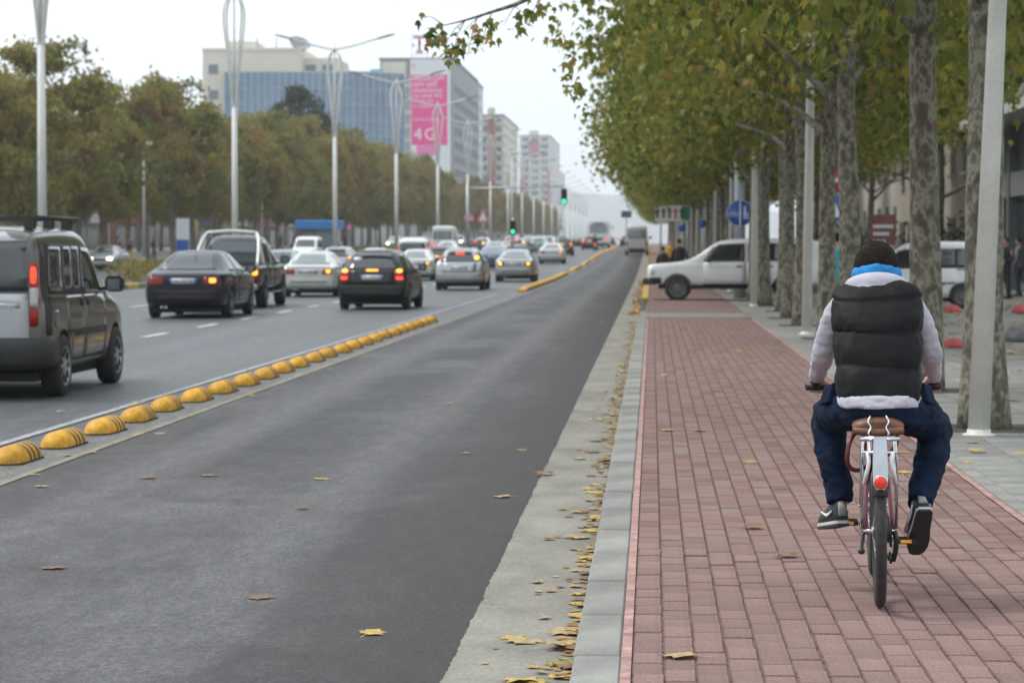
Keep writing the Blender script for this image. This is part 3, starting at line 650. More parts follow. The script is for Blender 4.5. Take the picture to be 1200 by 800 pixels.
for s, pd in ((-1, pedL), (1, pedR)):
    cr = MB(); cr.tube([(s * .03, .44, .285), (s * .06, .44, .285)], .012, 8); cr.tube([(s * .06, .44, .285), (s * .07, pd.y, pd.z)], [(.012, .008), (.009, .007)], 8); cr.tube([(s * .065, pd.y, pd.z), (s * .16, pd.y, pd.z)], .007, 8); cr.build('crank', m_chrome, bike)
    pe = MB(); pe.box(s * .125 - .045, s * .125 + .045, pd.y - .045, pd.y - .030, pd.z - .012, pd.z + .012, .003); pe.box(s * .125 - .045, s * .125 + .045, pd.y + .030, pd.y + .045, pd.z - .012, pd.z + .012, .003)
    for q in (-.045, .033): pe.box(s * .125 + q, s * .125 + q + .012, pd.y - .0299, pd.y + .0299, pd.z - .011, pd.z + .011)
    pp = pe.build('pedal', m_dk, bike)
    MB().box(s * .125 - .024, s * .125 + .024, pd.y - .049, pd.y - .0455, pd.z - .007, pd.z + .007).build('amber_reflector', M('amber_reflector', (.75, .32, .02), .3, emit=((1, .4, .03), .15)), pp)
# rear mudguard
mg = MB(); rings = []
for k in range(25):
    a_ = R(-12 + k * 6.2); rr = WR + .018
    cxy = [(-.031, -.018), (-.028, -.004), (-.012, .004), (.012, .004), (.028, -.004), (.031, -.018), (.026, -.018), (.024, -.006), (0, -.001), (-.024, -.006), (-.026, -.018)]
    rings.append([(x, -(rr + h) * math.cos(a_), WR + (rr + h) * math.sin(a_)) for x, h in cxy])
rings2 = [r_ for r_ in rings]
mg.loft(rings2[7:]); mg.build('rear_mudguard', m_black, bike)
mg = MB(); mg.loft([[(p[0] * .98, p[1] - (1.06 - 1.06), p[2]) for p in r_] for r_ in rings2[10:]]); o = mg.build('front_mudguard', m_alu, bike); o.location = (0, 1.06, 0); o.rotation_euler = (0, 0, 0)
# silver tail plate with red reflector
tp = MB(); pts = [(-.028, .77), (.028, .77), (.034, .62), (.032, .565), (.018, .545), (-.018, .545), (-.032, .565), (-.034, .62)]
tp.loft([[(x, -.255 - (.79 - z) * .12, z) for x, z in pts], [(x * .96, -.268 - (.79 - z) * .12, z) for x, z in pts]], True, False); tpl = tp.build('tail_plate', m_alu, bike)
MB().lathe([(.001, -.305), (.018, -.305), (.025, -.300), (.027, -.285), (.027, -.27)], 24, (0, -.012, .577), 'y').build('reflector', m_refl, tpl)
MB().lathe([(.027, -.298), (.031, -.298), (.031, -.272), (.027, -.272), (.027, -.298)], 24, (0, -.012, .577), 'y').build('reflector_ring', m_chrome, tpl)
# rack
rk = MB()
for s in (-1, 1):
    rk.tube([(s * .065, .17, .75), (s * .068, -.12, .755), (s * .06, -.22, .755), (s * .03, -.245, .755)], .006, 8, sub=3)
    rk.tube([(s * .068, -.13, .755), (s * .078, -.06, .6), (s * .075, 0, WR + .01)], .0055, 8)
    rk.tube([(s * .066, -.05, .755), (s * .074, 0, WR + .02)], .005, 8)
for yy in (-.22, -.12, 0, .1): rk.tube([(-.065, yy, .755), (.065, yy, .755)], .005, 8)
rk.tube([(-.085, -.235, .757), (.085, -.235, .757)], .009, 8); rk.tube([(-.075, -.245, .70), (.075, -.245, .70)], .007, 8)
rk.build('rear_rack', m_chrome, bike)
for s in (-1, 1): MB().tube([(s * .055, -.245, .70), (s * .048, -.262, .66), (s * .06, -.25, .60), (s * .066, -.18, .56)], .009, 8, sub=3).build('bracket', m_wht, bike)
# saddle
sd = MB(); rings = []
for y, w_, zt, th in [(.0, .06, .812, .03), (.008, .095, .822, .06), (.03, .110, .832, .085), (.06, .115, .836, .085), (.10, .112, .838, .075), (.15, .085, .838, .06), (.20, .055, .838, .05), (.26, .034, .838, .045), (.30, .026, .832, .04), (.315, .012, .825, .02)]:
    rings.append([(w_ * math.cos(2 * math.pi * k / 18), y, zt - th * .5 + th * .5 * math.sin(2 * math.pi * k / 18) * (1 if math.sin(2 * math.pi * k / 18) > 0 else 1.0)) for k in range(18)])
sd.loft(rings); sd_o = sd.build('saddle', m_lea, bike)
rl = MB(); rl.tube([(-.108, .015, .775), (0, -.012, .768), (.108, .015, .775)], .018, 10, sub=4); rl.build('saddle_roll', m_lea, sd_o)
spg = MB()
for s in (-1, 1):
    spg.tube([(s * .035, .05, .842), (s * .035, .0, .838), (s * .045, -.018, .815), (s * .033, -.02, .79), (s * .044, -.034, .765), (s * .03, -.02, .745)], .0045, 8, sub=4)
    pts = [(s * .062 + .016 * math.cos(t * .9), .06 + .016 * math.sin(t * .9), .735 + t * .0016) for t in range(26)]; spg.tube(pts, .003, 6)
spg.build('springs', m_chrome, sd_o)
MB().tube([ST, (0, .22, .81)], .013, 12).build('seat_post', m_chrome, bike)
# handlebar
hb = MB(); hb.tube([HT, (0, .885, .93)], .013, 10); hb.tube([(-.31, .77, .925), (-.2, .80, .93), (-.06, .885, .935), (.06, .885, .935), (.2, .80, .93), (.31, .77, .925)], .011, 10, sub=4); hb.build('handlebar', m_chrome, bike)
for s in (-1, 1):
    MB().tube([(s * .315, .769, .925), (s * .22, .795, .929)], .017, 12).build('grip', m_blk, bike)
    bl_ = MB(); bl_.tube([(s * .19, .81, .925), (s * .2, .845, .905), (s * .27, .85, .895)], [.008, .007, .005], 8); bl_.build('brake_lever', m_dk, bike)
lk = MB(); lk.tube([(-.02, .20, .74), (-.09, .1, .76), (-.125, .03, .72), (-.135, .02, .64), (-.11, .05, .60), (-.06, .12, .60), (-.02, .2, .64)], .010, 10, sub=5); lk.tube([(.06, .12, .80), (.085, .09, .76), (.075, .07, .70), (.04, .1, .66)], .010, 8, sub=4); lk.build('cable_lock', M('red_cable', (.12, .01, .015), .35, var=(20, .15)), bike)
ks_ = MB(); ks_.tube([(-.06, .30, .30), (-.075, .05, .26), (-.078, -.03, .255)], .008, 8); ks_.ell((-.078, -.03, .25), (.016, .02, .014), 8, 6); ks_.build('kickstand', m_dk, bike)

# ------------------------------------------------------------------ the cyclist
m_skin = M('skin', (0.50, 0.29, 0.21), 0.5, var=(12, .12)); m_hair = M('dark_hair', (0.018, 0.013, 0.0095), 0.75, spec=.1, var=(60, .4), bump=(260, .35, .004))
m_vest = M('black_quilted_nylon', (0.0065, 0.0065, 0.0075), 0.6, var=(6, .25), spec=.16, bump=(30, .25, .008), stretch=(1, 1, 1.3))
m_hood = M('lilac_white_cotton', (0.44, 0.425, 0.485), 0.9, var=(7, .08), bump=(20, .45, .018), stretch=(1, 1, .7)); m_scarf = M('blue_fleece', (0.01, 0.20, 0.48), 0.85, var=(20, .2), bump=(45, .6, .01))
m_jean = M('navy_trousers', (0.0055, 0.0135, 0.036), 0.85, spec=.15, var=(9, .3), bump=(15, .6, .022)); m_shoe = M('black_shoe', (.014, .014, .016), .5, var=(30, .3)); m_sole = M('pale_sole_edge', (.55, .55, .54), .6); m_outs = M('dark_outsole', (.028, .026, .026), .75, bump=(70, .6, .004)); m_grey = M('grey_suede', (.30, .30, .31), .7)
sh = {-1: Vector((-.155, .40, 1.315)), 1: Vector((.155, .40, 1.315))}
el = {-1: Vector((-.236, .50, 1.105)), 1: Vector((.24, .50, 1.105))}
wr = {-1: Vector((-.272, .715, .972)), 1: Vector((.272, .715, .972))}
hip = {-1: Vector((-.095, .20, .90)), 1: Vector((.095, .20, .90))}
kn = {-1: Vector((-.215, .60, .80)), 1: Vector((.265, .56, .745))}
an = {-1: Vector((-.165, .47, .405)), 1: Vector((.185, .285, .42))}
toeL = Vector((-.205, .66, .335)); toeR = Vector((.150, .37, .285))
bd = MB()
bd.ell((0, .505, 1.485), (.084, .097, .112), 20, 14); bd.ell((0, .55, 1.455), (.055, .065, .075)); bd.tube([(0, .605, 1.50), (0, .622, 1.475), (0, .605, 1.46)], [.008, .015, .010], 8)
for s in (-1, 1):
    bd.ell((s * .088, .50, 1.475), (.012, .025, .034), 10, 8); bd.ell((s * .03, .59, 1.508), (.016, .012, .009), 8, 6)
bd.ell((0, .612, 1.428), (.026, .010, .008), 8, 6)
bd.tube([(0, .505, 1.46), (0, .455, 1.37), (0, .42, 1.32)], [.058, .057, .075], 16)
bd.tube([(0, .18, .86), (0, .22, .98), (0, .30, 1.12), (0, .37, 1.25), (0, .41, 1.34)], [(.15, .10), (.135, .095), (.15, .105), (.165, .11), (.13, .075)], 20)
for s in (-1, 1):
    bd.tube([sh[s] + Vector((-s * .05, 0, 0)), sh[s], el[s], wr[s]], [.036, .038, .034, .025], 12, sub=4)
    bd.tube([hip[s] + Vector((0, -.02, 0)), kn[s], an[s]], [.085, .058, .038], 14, sub=4)
    B = Vector((s * .268, .782, .927)); pm = MB()
    bd.tube([wr[s], B + Vector((0, -.045, .032)), B + Vector((0, -.004, .036))], [(.026, .02), (.038, .018), (.040, .013)], 12, up=(1, 0, 0))
    for k, dx in enumerate((-.030, -.010, .010, .030)):
        ln = (1.0, 1.06, 1.0, .85)[k if s > 0 else 3 - k]; q = lambda y, z: B + Vector((dx, y * ln, z * ln))
        bd.tube([q(-.008, .034), q(.022, .031), q(.034, .008), q(.024, -.020), q(.0, -.029), q(-.012, -.022)], [.0098, .0095, .009, .0085, .008, .006], 8)
    t = -s
    bd.tube([B + Vector((t * .022, -.05, .026)), B + Vector((t * .050, -.022, .012)), B + Vector((t * .054, .004, -.012)), B + Vector((t * .048, .018, -.020))], [.013, .011, .0095, .007], 8)
bd.tube([an[-1], toeL], [(.035, .03), (.038, .02)], 10); bd.tube([an[1], toeR], [(.035, .03), (.038, .02)], 10)
m_ = remeshed(bd, .0065, 'person', 3)
man = link('person', m_, None, m_skin); man.location = bp; man.rotation_euler = (0, R(-.4), R(-3.6)); man.scale = (.945,) * 3
tag(man, 'cyclist seen from behind in a black padded vest, pale hoodie, blue collar and navy trousers', 'person')
# hair
hr = MB(); rings = []
for i in range(13):
    a_ = math.pi * (.03 + .94 * i / 12); rings.append([])
    for k in range(28):
        b_ = 2 * math.pi * k / 28; x = .104 * math.sin(a_) * math.cos(b_); y = .112 * math.sin(a_) * math.sin(b_); z = .122 * math.cos(a_)
        front = max(0, y / .106); low = max(0, -z / .122)
        s = 1.0 - .30 * front * (1 if z < .055 else 0) - .28 * low * (1 if y > -.05 else .35)
        j = 1 + random.gauss(0, .006); rings[-1].append((x * s * j, .502 + y * s * j, 1.486 + z * j * (1 - .12 * low)))
hr.loft(rings)
for rg_ in rings[1:-2]:      # short cropped strands
    for k in range(28):
        for q in range(9):
            p0 = Vector(rg_[k]); p1 = Vector(rg_[(k + 1) % 28]); pa = p0.lerp(p1, random.random()) + Vector((0, 0, random.gauss(0, .009))); n_ = (pa - Vector((0, .502, 1.486))).normalized()
            tip = pa + n_ * random.uniform(.004, .009) + Vector((random.gauss(0, .002), random.gauss(0, .002) - .002, -.005)); sd_ = n_.cross(Vector((0, 0, 1))).normalized() * .0016; pa = pa - n_ * .004
            hr.add([pa - sd_, pa + sd_, tip], [(0, 1, 2)])
hr.build('hair', m_hair, man)
# vest: horizontal puffs
seams = [0.895, 1.05, 1.205, 1.345, 1.42]
def torso(z):
    w_ = float(np.interp(z, [.86, .90, 1.0, 1.12, 1.25, 1.33, 1.365, 1.395, 1.42], [.176, .180, .184, .190, .197, .200, .197, .180, .115]))
    dp = float(np.interp(z, [.86, .95, 1.1, 1.25, 1.34, 1.42], [.135, .14, .145, .145, .125, .085]))
    return w_, dp, .195 + (z - .9) * .45
vt = MB(); rings = []; zs = np.linspace(.895, 1.42, 64)
for iz, z in enumerate(zs):
    w_, dp, yc = torso(z); k = max(i for i in range(len(seams) - 1) if z >= seams[i] - 1e-6); t = (z - seams[k]) / (seams[k + 1] - seams[k])
    puff = .018 * (max(0.0, math.sin(math.pi * min(1, max(0, t)))) ** .42) - .008
    if k == 3: puff *= .6
    if iz == 0: puff = -.012
    rg = []
    for q in range(72):
        a_ = 2 * math.pi * q / 72; c_, s_ = math.cos(a_), math.sin(a_); e_ = .78
        wob = .007 * mnoise.noise((c_ * 3.5, s_ * 3.5, z * 13)) + .005 * mnoise.noise((c_ * 9, s_ * 9, z * 24 + 5))
        dz = .012 * math.sin(a_ * 2 + k) * (1 if s_ < 0 else 0) + .016 * (abs(c_) ** 3) * (-1 if k < 3 else 0) * (0 if iz in (0,) else 1) * math.sin(math.pi * (z - .895) / .525)
        pk_ = math.exp(-(min(t, 1 - t) / .10) ** 2); wob += pk_ * .006 * mnoise.noise((c_ * 16, s_ * 16, k * 3.1))
        r_ = puff + wob
        rg.append(((w_ + r_) * math.copysign(abs(c_) ** e_, c_), yc + (dp + r_) * math.copysign(abs(s_) ** e_, s_), z + dz))
    rings.append(rg)
vt.loft(rings); vest = vt.build('vest', m_vest, man)
pw = MB()
for s in (-1, 1):   # armhole binding
    pts = []
    for k in range(17):
        a_ = 2 * math.pi * k / 16; pts.append(sh[s] + Vector((s * (.0 - .012 * math.sin(a_)), .075 * math.cos(a_), .085 * math.sin(a_) - .035)))
    pw.tube(pts, .010, 8, False)
pw.build('armhole_trim', m_vest, vest)
# hoodie: sleeves, hem, hood
hd = MB()
for s in (-1, 1):
    def L_(t): return sh[s].lerp(el[s], t)
    def L2(t): return el[s].lerp(wr[s], t)
    hd.tube([sh[s] + Vector((-s * .07, .0, .012)), sh[s] + Vector((-s * .005, 0, -.004)), L_(.4) + Vector((s * .012, -.01, 0)), L_(.8) + Vector((s * .006, -.012, 0)), L2(.08) + Vector((s * .004, -.016, -.01)), L2(.4), L2(.75), L2(.93), L2(1.0)],
            [(.048, .052), (.056, .060), (.053, .056), (.051, .053), (.050, .052), (.046, .048), (.040, .041), (.035, .035), (.037, .037)], 24, sub=6)
rg = []
for z in np.linspace(.868, .925, 6):
    w_, dp, yc = torso(max(z, .87)); o_ = -.001 + .006 * math.sin((z - .862) / .063 * math.pi)
    rg.append([((w_ + o_) * .985 * math.copysign(abs(math.cos(a_)) ** .8, math.cos(a_)), yc - .012 + (dp + o_) * math.copysign(abs(math.sin(a_)) ** .8, math.sin(a_)), z + .004 * math.sin(a_ * 5)) for a_ in [2 * math.pi * q / 48 for q in range(48)]])
hd.loft(rg)
hm = remeshed(hd, .0075, 'hoodie', 3)
# wrinkles across the sleeves
co = np.empty(len(hm.vertices) * 3, np.float32); hm.vertices.foreach_get('co', co); co = co.reshape(-1, 3); no = np.empty(len(hm.vertices) * 3, np.float32); hm.vertices.foreach_get('normal', no); no = no.reshape(-1, 3)
w1 = np.array([mnoise.noise((x * 9, y * 14 + z * 9, z * 26 - y * 12)) + .5 * mnoise.noise((x * 22, y * 30, z * 55 + 7)) for x, y, z in co.tolist()])
co += no * (w1 * .0065)[:, None]; hm.vertices.foreach_set('co', co.ravel()); hm.update()
hoodie = link('hoodie', hm, man, m_hood)
hk = MB()   # folded hood lying round the neck
pts = []
for k in range(25):
    a_ = R(-200 + k * 220 / 24); pts.append((.118 * math.cos(a_), .452 + .085 * math.sin(a_), 1.408 - .012 * math.sin(a_) - .014 * abs(math.cos(a_)) ** 2))
hk.tube(pts, [(.026 + .012 * math.sin(math.pi * k / 24), .034 + .014 * math.sin(math.pi * k / 24)) for k in range(25)], 14)
hk.tube([(-.09, .375, 1.395), (-.05, .345, 1.378), (0, .335, 1.362), (.05, .345, 1.378), (.09, .375, 1.395)], [(.018, .018), (.024, .026), (.028, .036), (.024, .026), (.018, .018)], 12, sub=4)
hkm = remeshed(hk, .0085, 'hood', 4); link('hood', hkm, hoodie, m_hood)
nb = MB(); pts = []
for k in range(29):
    a_ = 2 * math.pi * k / 28; pts.append((.090 * math.cos(a_), .468 + .072 * math.sin(a_), 1.452 + .012 * math.sin(a_) * -1 + .006 * math.sin(3 * a_)))
nb.tube(pts, [(.026 + .003 * math.sin(k * 1.7), .036 + .004 * math.cos(k * 2.1)) for k in range(29)], 12)
link('neck_warmer', remeshed(nb, .007, 'neck_warmer', 3), man, m_scarf)
# trousers
tr = MB(); tr.tube([(0, .16, .79), (0, .165, .84), (0, .19, .90)], [(.16, .105), (.178, .125), (.145, .095)], 24, sub=3)
for s in (-1, 1):
    h, k_, a_ = hip[s], kn[s], an[s]
    tr.tube([h + Vector((-s * .02, -.045, -.045)), h.lerp(k_, .3) + Vector((s * .012, 0, -.02)), h.lerp(k_, .7) + Vector((s * .012, 0, -.012)), k_ + Vector((0, .01, .0)), k_.lerp(a_, .18) + Vector((s * .008, -.01, 0)), k_.lerp(a_, .55) + Vector((s * .008, -.018, 0)), k_.lerp(a_, .85), a_ + Vector((0, 0, .005))],
            [(.095, .095), (.100, .104), (.087, .090), (.078, .081), (.078, .082), (.069, .073), (.062, .066), (.060, .064)], 24, sub=6)
tm = remeshed(tr, .009, 'trousers', 5)
co = np.empty(len(tm.vertices) * 3, np.float32); tm.vertices.foreach_get('co', co); co = co.reshape(-1, 3); no = np.empty(len(tm.vertices) * 3, np.float32); tm.vertices.foreach_get('normal', no); no = no.reshape(-1, 3)
w1 = np.array([mnoise.noise((x * 7, y * 12 + z * 6, z * 17 - y * 9 + x * 6)) + .55 * mnoise.noise((x * 18, y * 22, z * 38 + 3)) for x, y, z in co.tolist()])
co += no * (w1 * .011)[:, None]; tm.vertices.foreach_set('co', co.ravel()); tm.update()
trs = link('trousers', tm, man, m_jean)
for s in (-1, 1):
    pk = MB(); c_ = hip[s] + Vector((s * .125, .06, .02)); pk.obox(c_, (.014, 0, -.0), (s * .02, .045, -.01), (s * -.012, 0, .045)); link('pocket_flap', remeshed(pk, .006, 'pocket_flap', 5), trs, m_jean)
# shoes
def shoe(ankle, toe, heel_drop, yawv):
    fwd = (toe - ankle); fwd = fwd.normalized(); side = fwd.cross(Vector((0, 0, 1))).normalized(); upv = side.cross(fwd).normalized()
    e = []
    def ring(t, w_, top, n=20):
        c_ = base + fwd * t; out = []
        for k in range(n):
            a_ = 2 * math.pi * k / n; x = math.cos(a_); z = math.sin(a_); z = z * top if z > 0 else z * .004
            out.append(c_ + side * (w_ * math.copysign(abs(x) ** .7, x)) + upv * z)
        return out
    base = ankle - upv * heel_drop - fwd * .055
    up_ = MB(); up_.loft([ring(0, .022, .05), ring(.012, .033, .09), ring(.06, .038, .105), ring(.10, .039, .088), ring(.15, .045, .068), ring(.21, .046, .052), ring(.255, .036, .038), ring(.275, .018, .02)])
    so = MB(); base = base - upv * .004
    def sring(w_, h0, h1): pass
    outl = [(0, .024), (.012, .036), (.06, .039), (.12, .041), (.18, .049), (.23, .047), (.265, .034), (.28, .015)]
    pts = [base + fwd * t + side * w_ for t, w_ in outl] + [base + fwd * t - side * w_ for t, w_ in reversed(outl)]
    n = len(pts); so.add([p for p in pts] + [p - upv * .014 for p in pts], [tuple(range(n))] + [(i, n + i, n + (i + 1) % n, (i + 1) % n) for i in range(n)])
    ou = MB(); ou.add([p - upv * .0142 for p in pts] + [p - upv * .026 for p in pts], [tuple(range(2 * n - 1, n - 1, -1)), tuple(range(n))] + [(i, n + i, n + (i + 1) % n, (i + 1) % n) for i in range(n)])
    o = up_.build('shoe', m_shoe, man); so.build('midsole', m_sole, o); ou.build('outsole', m_outs, o)
    sw = MB()
    for sd_ in (-1, 1): sw.tube([base + fwd * .03 + side * sd_ * .041 + upv * .045, base + fwd * .09 + side * sd_ * .045 + upv * .03, base + fwd * .16 + side * sd_ * .047 + upv * .05], [(.004, .003), (.008, .003), (.003, .003)], 8, up=tuple(upv), sub=4)
    sw.build('side_stripe', m_wht, o)
    hc = MB(); hc.tube([base - fwd * .004 + upv * .02, base - fwd * .002 + upv * .06, base + fwd * .006 + upv * .085], [(.020, .006), (.018, .006), (.014, .006)], 10, up=tuple(side)); hc.build('heel_tab', m_grey, o)
shoe(an[-1] + Vector((-.012, .0, .0)), an[-1] + Vector((-.075, .2, -.035)), .075, 0)
shoe(an[1] + Vector((0, 0, .0)), an[1] + Vector((-.030, .15, -.19)), .062, 0)

# ================================================================== VEHICLES
m_glass = M('car_glass', (0.022, 0.027, 0.03), 0.04, spec=.5, ior=1.85); m_glass_l = M('pale_car_glass', (0.16, 0.19, 0.20), 0.05, ior=1.8)
m_ctyre = M('car_tyre', (0.022, 0.022, 0.022), 0.8, var=(20, .2)); m_hub = M('wheel_cover_silver', (0.34, 0.35, 0.36), 0.35, .6, var=(8, .2)); m_hubd = M('steel_wheel_grey', (0.13, 0.13, 0.125), 0.5, .3)
m_plast = M('black_plastic', (0.022, 0.022, 0.023), 0.55, var=(15, .2)); m_under = M('underbody_black', (0.012, 0.012, 0.012), 0.9)
m_lr = M('tail_red', (0.30, 0.012, 0.01), 0.2); m_lw = M('lamp_clear', (0.45, 0.45, 0.45), 0.15); m_amb = M('lamp_amber_lit', (.8, .3, .02), .3, emit=((1, .42, .05), 1.5)); m_brk = M('brake_light_lit', (.6, .03, .02), .3, emit=((1, .07, .02), 1.0)); m_hl = M('headlight_lit', (.9, .9, .9), .2, emit=((1, .95, .85), 5.0)); m_ylw = M('yellow_lamp_lit', (.8, .5, .02), .3, emit=((1, .62, .03), 1.7))
m_plate = M('plate_white', (.62, .66, .70), .5); m_pblue = M('plate_blue', (.02, .10, .45), .5)
def paint(name, c, metal=.35, rough=.32): return M('paint_' + name, c, rough, metal, coat=.7 if max(c) > .1 else .35, spec=.5 if max(c) > .1 else .25, var=(2.5, .05))
P_ = dict(grey=paint('warm_grey', (.11, .10, .088), .4), white=paint('white', (.62, .62, .60), 0, .35), silver=paint('silver', (.40, .41, .42), .55), black=paint('black', (.011, .011, .012), 0), dkblue=paint('dark_aubergine', (.010, .0085, .015), 0), dgreen=paint('dark_green', (.02, .045, .045), .3), dgrey=paint('dark_grey', (.045, .045, .045), .2), blue=paint('blue_grey', (.16, .22, .30), .4), red=paint('dark_red', (.14, .02, .03), .3), offw=paint('off_white', (.55, .54, .50), .1), teal=paint('pale_teal', (.25, .32, .33), .4), bright=paint('bright_white', (.74, .74, .74), 0, .4))

def car_body(st, wheels, cut_bed=None):
    rings = []
    def ring(y, w, zb, belt, top, wr):
        gh = top - belt > .2
        h = [(0, zb), (w * .86, zb), (w * .97, zb + .07), (w, zb + .42 * (belt - zb)), (w * .992, belt - .10), (w * .965, belt - .015)]
        if gh: h += [(w * .93, belt + .03), (w * .93 * .5 + wr * .5, (belt + top) / 2), (wr, top - .085), (wr * .86, top - .022), (wr * .45, top - .003), (0, top)]
        else:
            f = max(top - belt, .01); h += [(w * .945, belt + f * .25), (w * .92, belt + f * .5), (max(wr, w * .86), belt + f * .75), (wr * .86, top - f * .1), (wr * .45, top - .002), (0, top)]
        return [(x, y, z) for x, z in h] + [(-x, y, z) for x, z in reversed(h[1:-1])]
    for s in st: rings.append(ring(*s))
    mb = MB()
    def shrink(rg, f, dy):
        cz = sum(p[2] for p in rg) / len(rg); return [(p[0] * f, p[1] + dy, cz + (p[2] - cz) * f) for p in rg]
    rings = [shrink(rings[0], .6, 0)] + rings + [shrink(rings[-1], .6, .01)]
    mb.loft(rings)
    m = bake(mb.mesh('car_body'), [('SUBSURF', dict(levels=2, render_levels=2))])
    cut = MB()
    for (yw, r, xo, wd) in wheels:
        for s in (-1, 1):
            x0, x1 = xo - wd - .06, xo + .25
            cut.lathe([(r * 1.17, s * x0), (r * 1.17, s * x1)], 28, (0, yw, r * 1.02), 'x', cap=True)
    cm = cut.mesh('cut'); bmx = bmesh.new(); bmx.from_mesh(cm); bmesh.ops.recalc_face_normals(bmx, faces=bmx.faces); bmx.to_mesh(cm); bmx.free()
    bmx = bmesh.new(); bmx.from_mesh(m); bmesh.ops.recalc_face_normals(bmx, faces=bmx.faces); bmx.to_mesh(m); bmx.free()
    co = bpy.data.objects.new('cutter', cm); COL.objects.link(co); mods = [('BOOLEAN', dict(operation='DIFFERENCE', solver='EXACT', object=co))]
    co2 = None
    if cut_bed:
        c2 = MB().box(*cut_bed).mesh('cut2'); co2 = bpy.data.objects.new('cutter2', c2); COL.objects.link(co2); mods.append(('BOOLEAN', dict(operation='DIFFERENCE', solver='EXACT', object=co2)))
    m2 = bake(m, mods, 'body')
    for q in (co, co2):
        if q: bpy.data.objects.remove(q)
    return m2
def auto_smooth(m, ang=35):
    m.polygons.foreach_set('use_smooth', [True] * len(m.polygons))
    bmx = bmesh.new(); bmx.from_mesh(m); lim = R(ang)
    for e in bmx.edges:
        if len(e.link_faces) == 2 and e.calc_face_angle(0) > lim: e.smooth = False
    bmx.to_mesh(m); bmx.free()
class Car:
    def __init__(s, name, st, wheels, pnt, cut_bed=None, hub=None, dark_low=None):
        s.root = empty(name); m = car_body(st, wheels, cut_bed); auto_smooth(m)
        s.pnt = pnt; s.body = link('body', m, s.root, pnt); s.bvh = BVHTree.FromPolygons([v.co for v in m.vertices], [tuple(p.vertices) for p in m.polygons])
        s.L = st[-1][0]
        for (yw, r, xo, wd) in wheels:
            for sd in (-1, 1): s.wheel(sd, yw, r, xo, wd, hub or m_hub)
        zb = min(q[2] for q in st)
        MB().box(-st[len(st) // 2][1] * .8, st[len(st) // 2][1] * .8, .25, s.L - .3, zb - .07, zb + .02).build('underbody', m_under, s.root)
        ax = MB()
        for (yw, r, xo, wd) in wheels: ax.tube([(-xo + .1, yw, r), (xo - .1, yw, r)], .05, 8)
        ax.build('axles', m_under, s.root)
    def wheel(s, sd, yw, r, xo, wd, hub):
        w = MB(); w.lathe([(r * .66, -wd / 2), (r * .8, -wd / 2 * 1.02), (r * .95, -wd / 2 * .93), (r, -wd / 2 * .7), (r, wd / 2 * .7), (r * .95, wd / 2 * .93), (r * .8, wd / 2 * 1.02), (r * .66, wd / 2)], 32, axis='x')
        t = w.build('wheel', m_ctyre, s.root); t.location = (sd * (xo - wd / 2), yw, r)
        f = MB(); q = wd / 2 * sd; f.lathe([(r * .67, q * 1.0), (r * .62, q * .96), (r * .58, q * .80), (r * .3, q * .86), (r * .15, q * .98), (.002, q * .98)], 28, axis='x')
        ri = f.build('rim', hub, t)
        h = MB()
        for k in range(9):
            a_ = k * 2 * math.pi / 9; h.obox((q * .90, r * .45 * math.cos(a_), r * .45 * math.sin(a_)), (.008, 0, 0), (0, r * .11 * math.cos(a_), r * .11 * math.sin(a_)), (0, -.022 * math.sin(a_), .022 * math.cos(a_)))
        h.build('vents', m_plast, t)
    def panel(s, name, cs, axis, mat, off=.004, k=.12, n=8, parent=None, skirt=.02):
        if axis == 'sides': return [s.panel(name, cs, a_, mat, off, k, n, parent, skirt) for a_ in ('right', 'left')]
        org = {'rear': lambda u, v: ((u, -3, v), (0, 1, 0)), 'front': lambda u, v: ((u, 12, v), (0, -1, 0)), 'right': lambda u, v: ((4, u, v), (-1, 0, 0)), 'left': lambda u, v: ((-4, u, v), (1, 0, 0)), 'top': lambda u, v: ((u, v, 5), (0, 0, -1))}[axis]
        pts = []; last = None; miss = []
        for i in range(n + 1):
            for j in range(n + 1):
                a_ = -1 + 2 * j / n; b_ = -1 + 2 * i / n
                a2 = a_ * math.sqrt(1 - k * b_ * b_); b2 = b_ * math.sqrt(1 - k * a_ * a_); p, q = (a2 + 1) / 2, (b2 + 1) / 2
                u = (1 - p) * (1 - q) * cs[0][0] + p * (1 - q) * cs[1][0] + p * q * cs[2][0] + (1 - p) * q * cs[3][0]; v = (1 - p) * (1 - q) * cs[0][1] + p * (1 - q) * cs[1][1] + p * q * cs[2][1] + (1 - p) * q * cs[3][1]
                o, d = org(u, v); hit = s.bvh.ray_cast(Vector(o), Vector(d))
                if hit[0] is None: pts.append(None); miss.append((len(pts) - 1, Vector(o), Vector(d)))
                else: pts.append(hit[0] - Vector(d) * off)
        good = [p for p in pts if p is not None]
        if not good: return None
        dv = Vector(org(0, 0)[1])
        for i, o, d in miss:
            near_ = min(good, key=lambda g_: ((g_ - o) - d * (g_ - o).dot(d)).length); pts[i] = o + d * (near_ - o).dot(d)
        N1 = n + 1; fs = [(i * N1 + j, i * N1 + j + 1, (i + 1) * N1 + j + 1, (i + 1) * N1 + j) for i in range(n) for j in range(n)]
        border = list(range(n)) + [i * N1 + n for i in range(n)] + [n * N1 + n - j for j in range(n)] + [(n - i) * N1 for i in range(n)]
        m = MB(); m.add(pts, fs, True); b0 = len(m.v); m.v += [tuple(pts[i] + dv * skirt) for i in border]; nb_ = len(border)
        for i in range(nb_): m.f.append((border[i], b0 + i, b0 + (i + 1) % nb_, border[(i + 1) % nb_])); m.sm.append(False)
        return m.build(name, mat, parent or s.root)
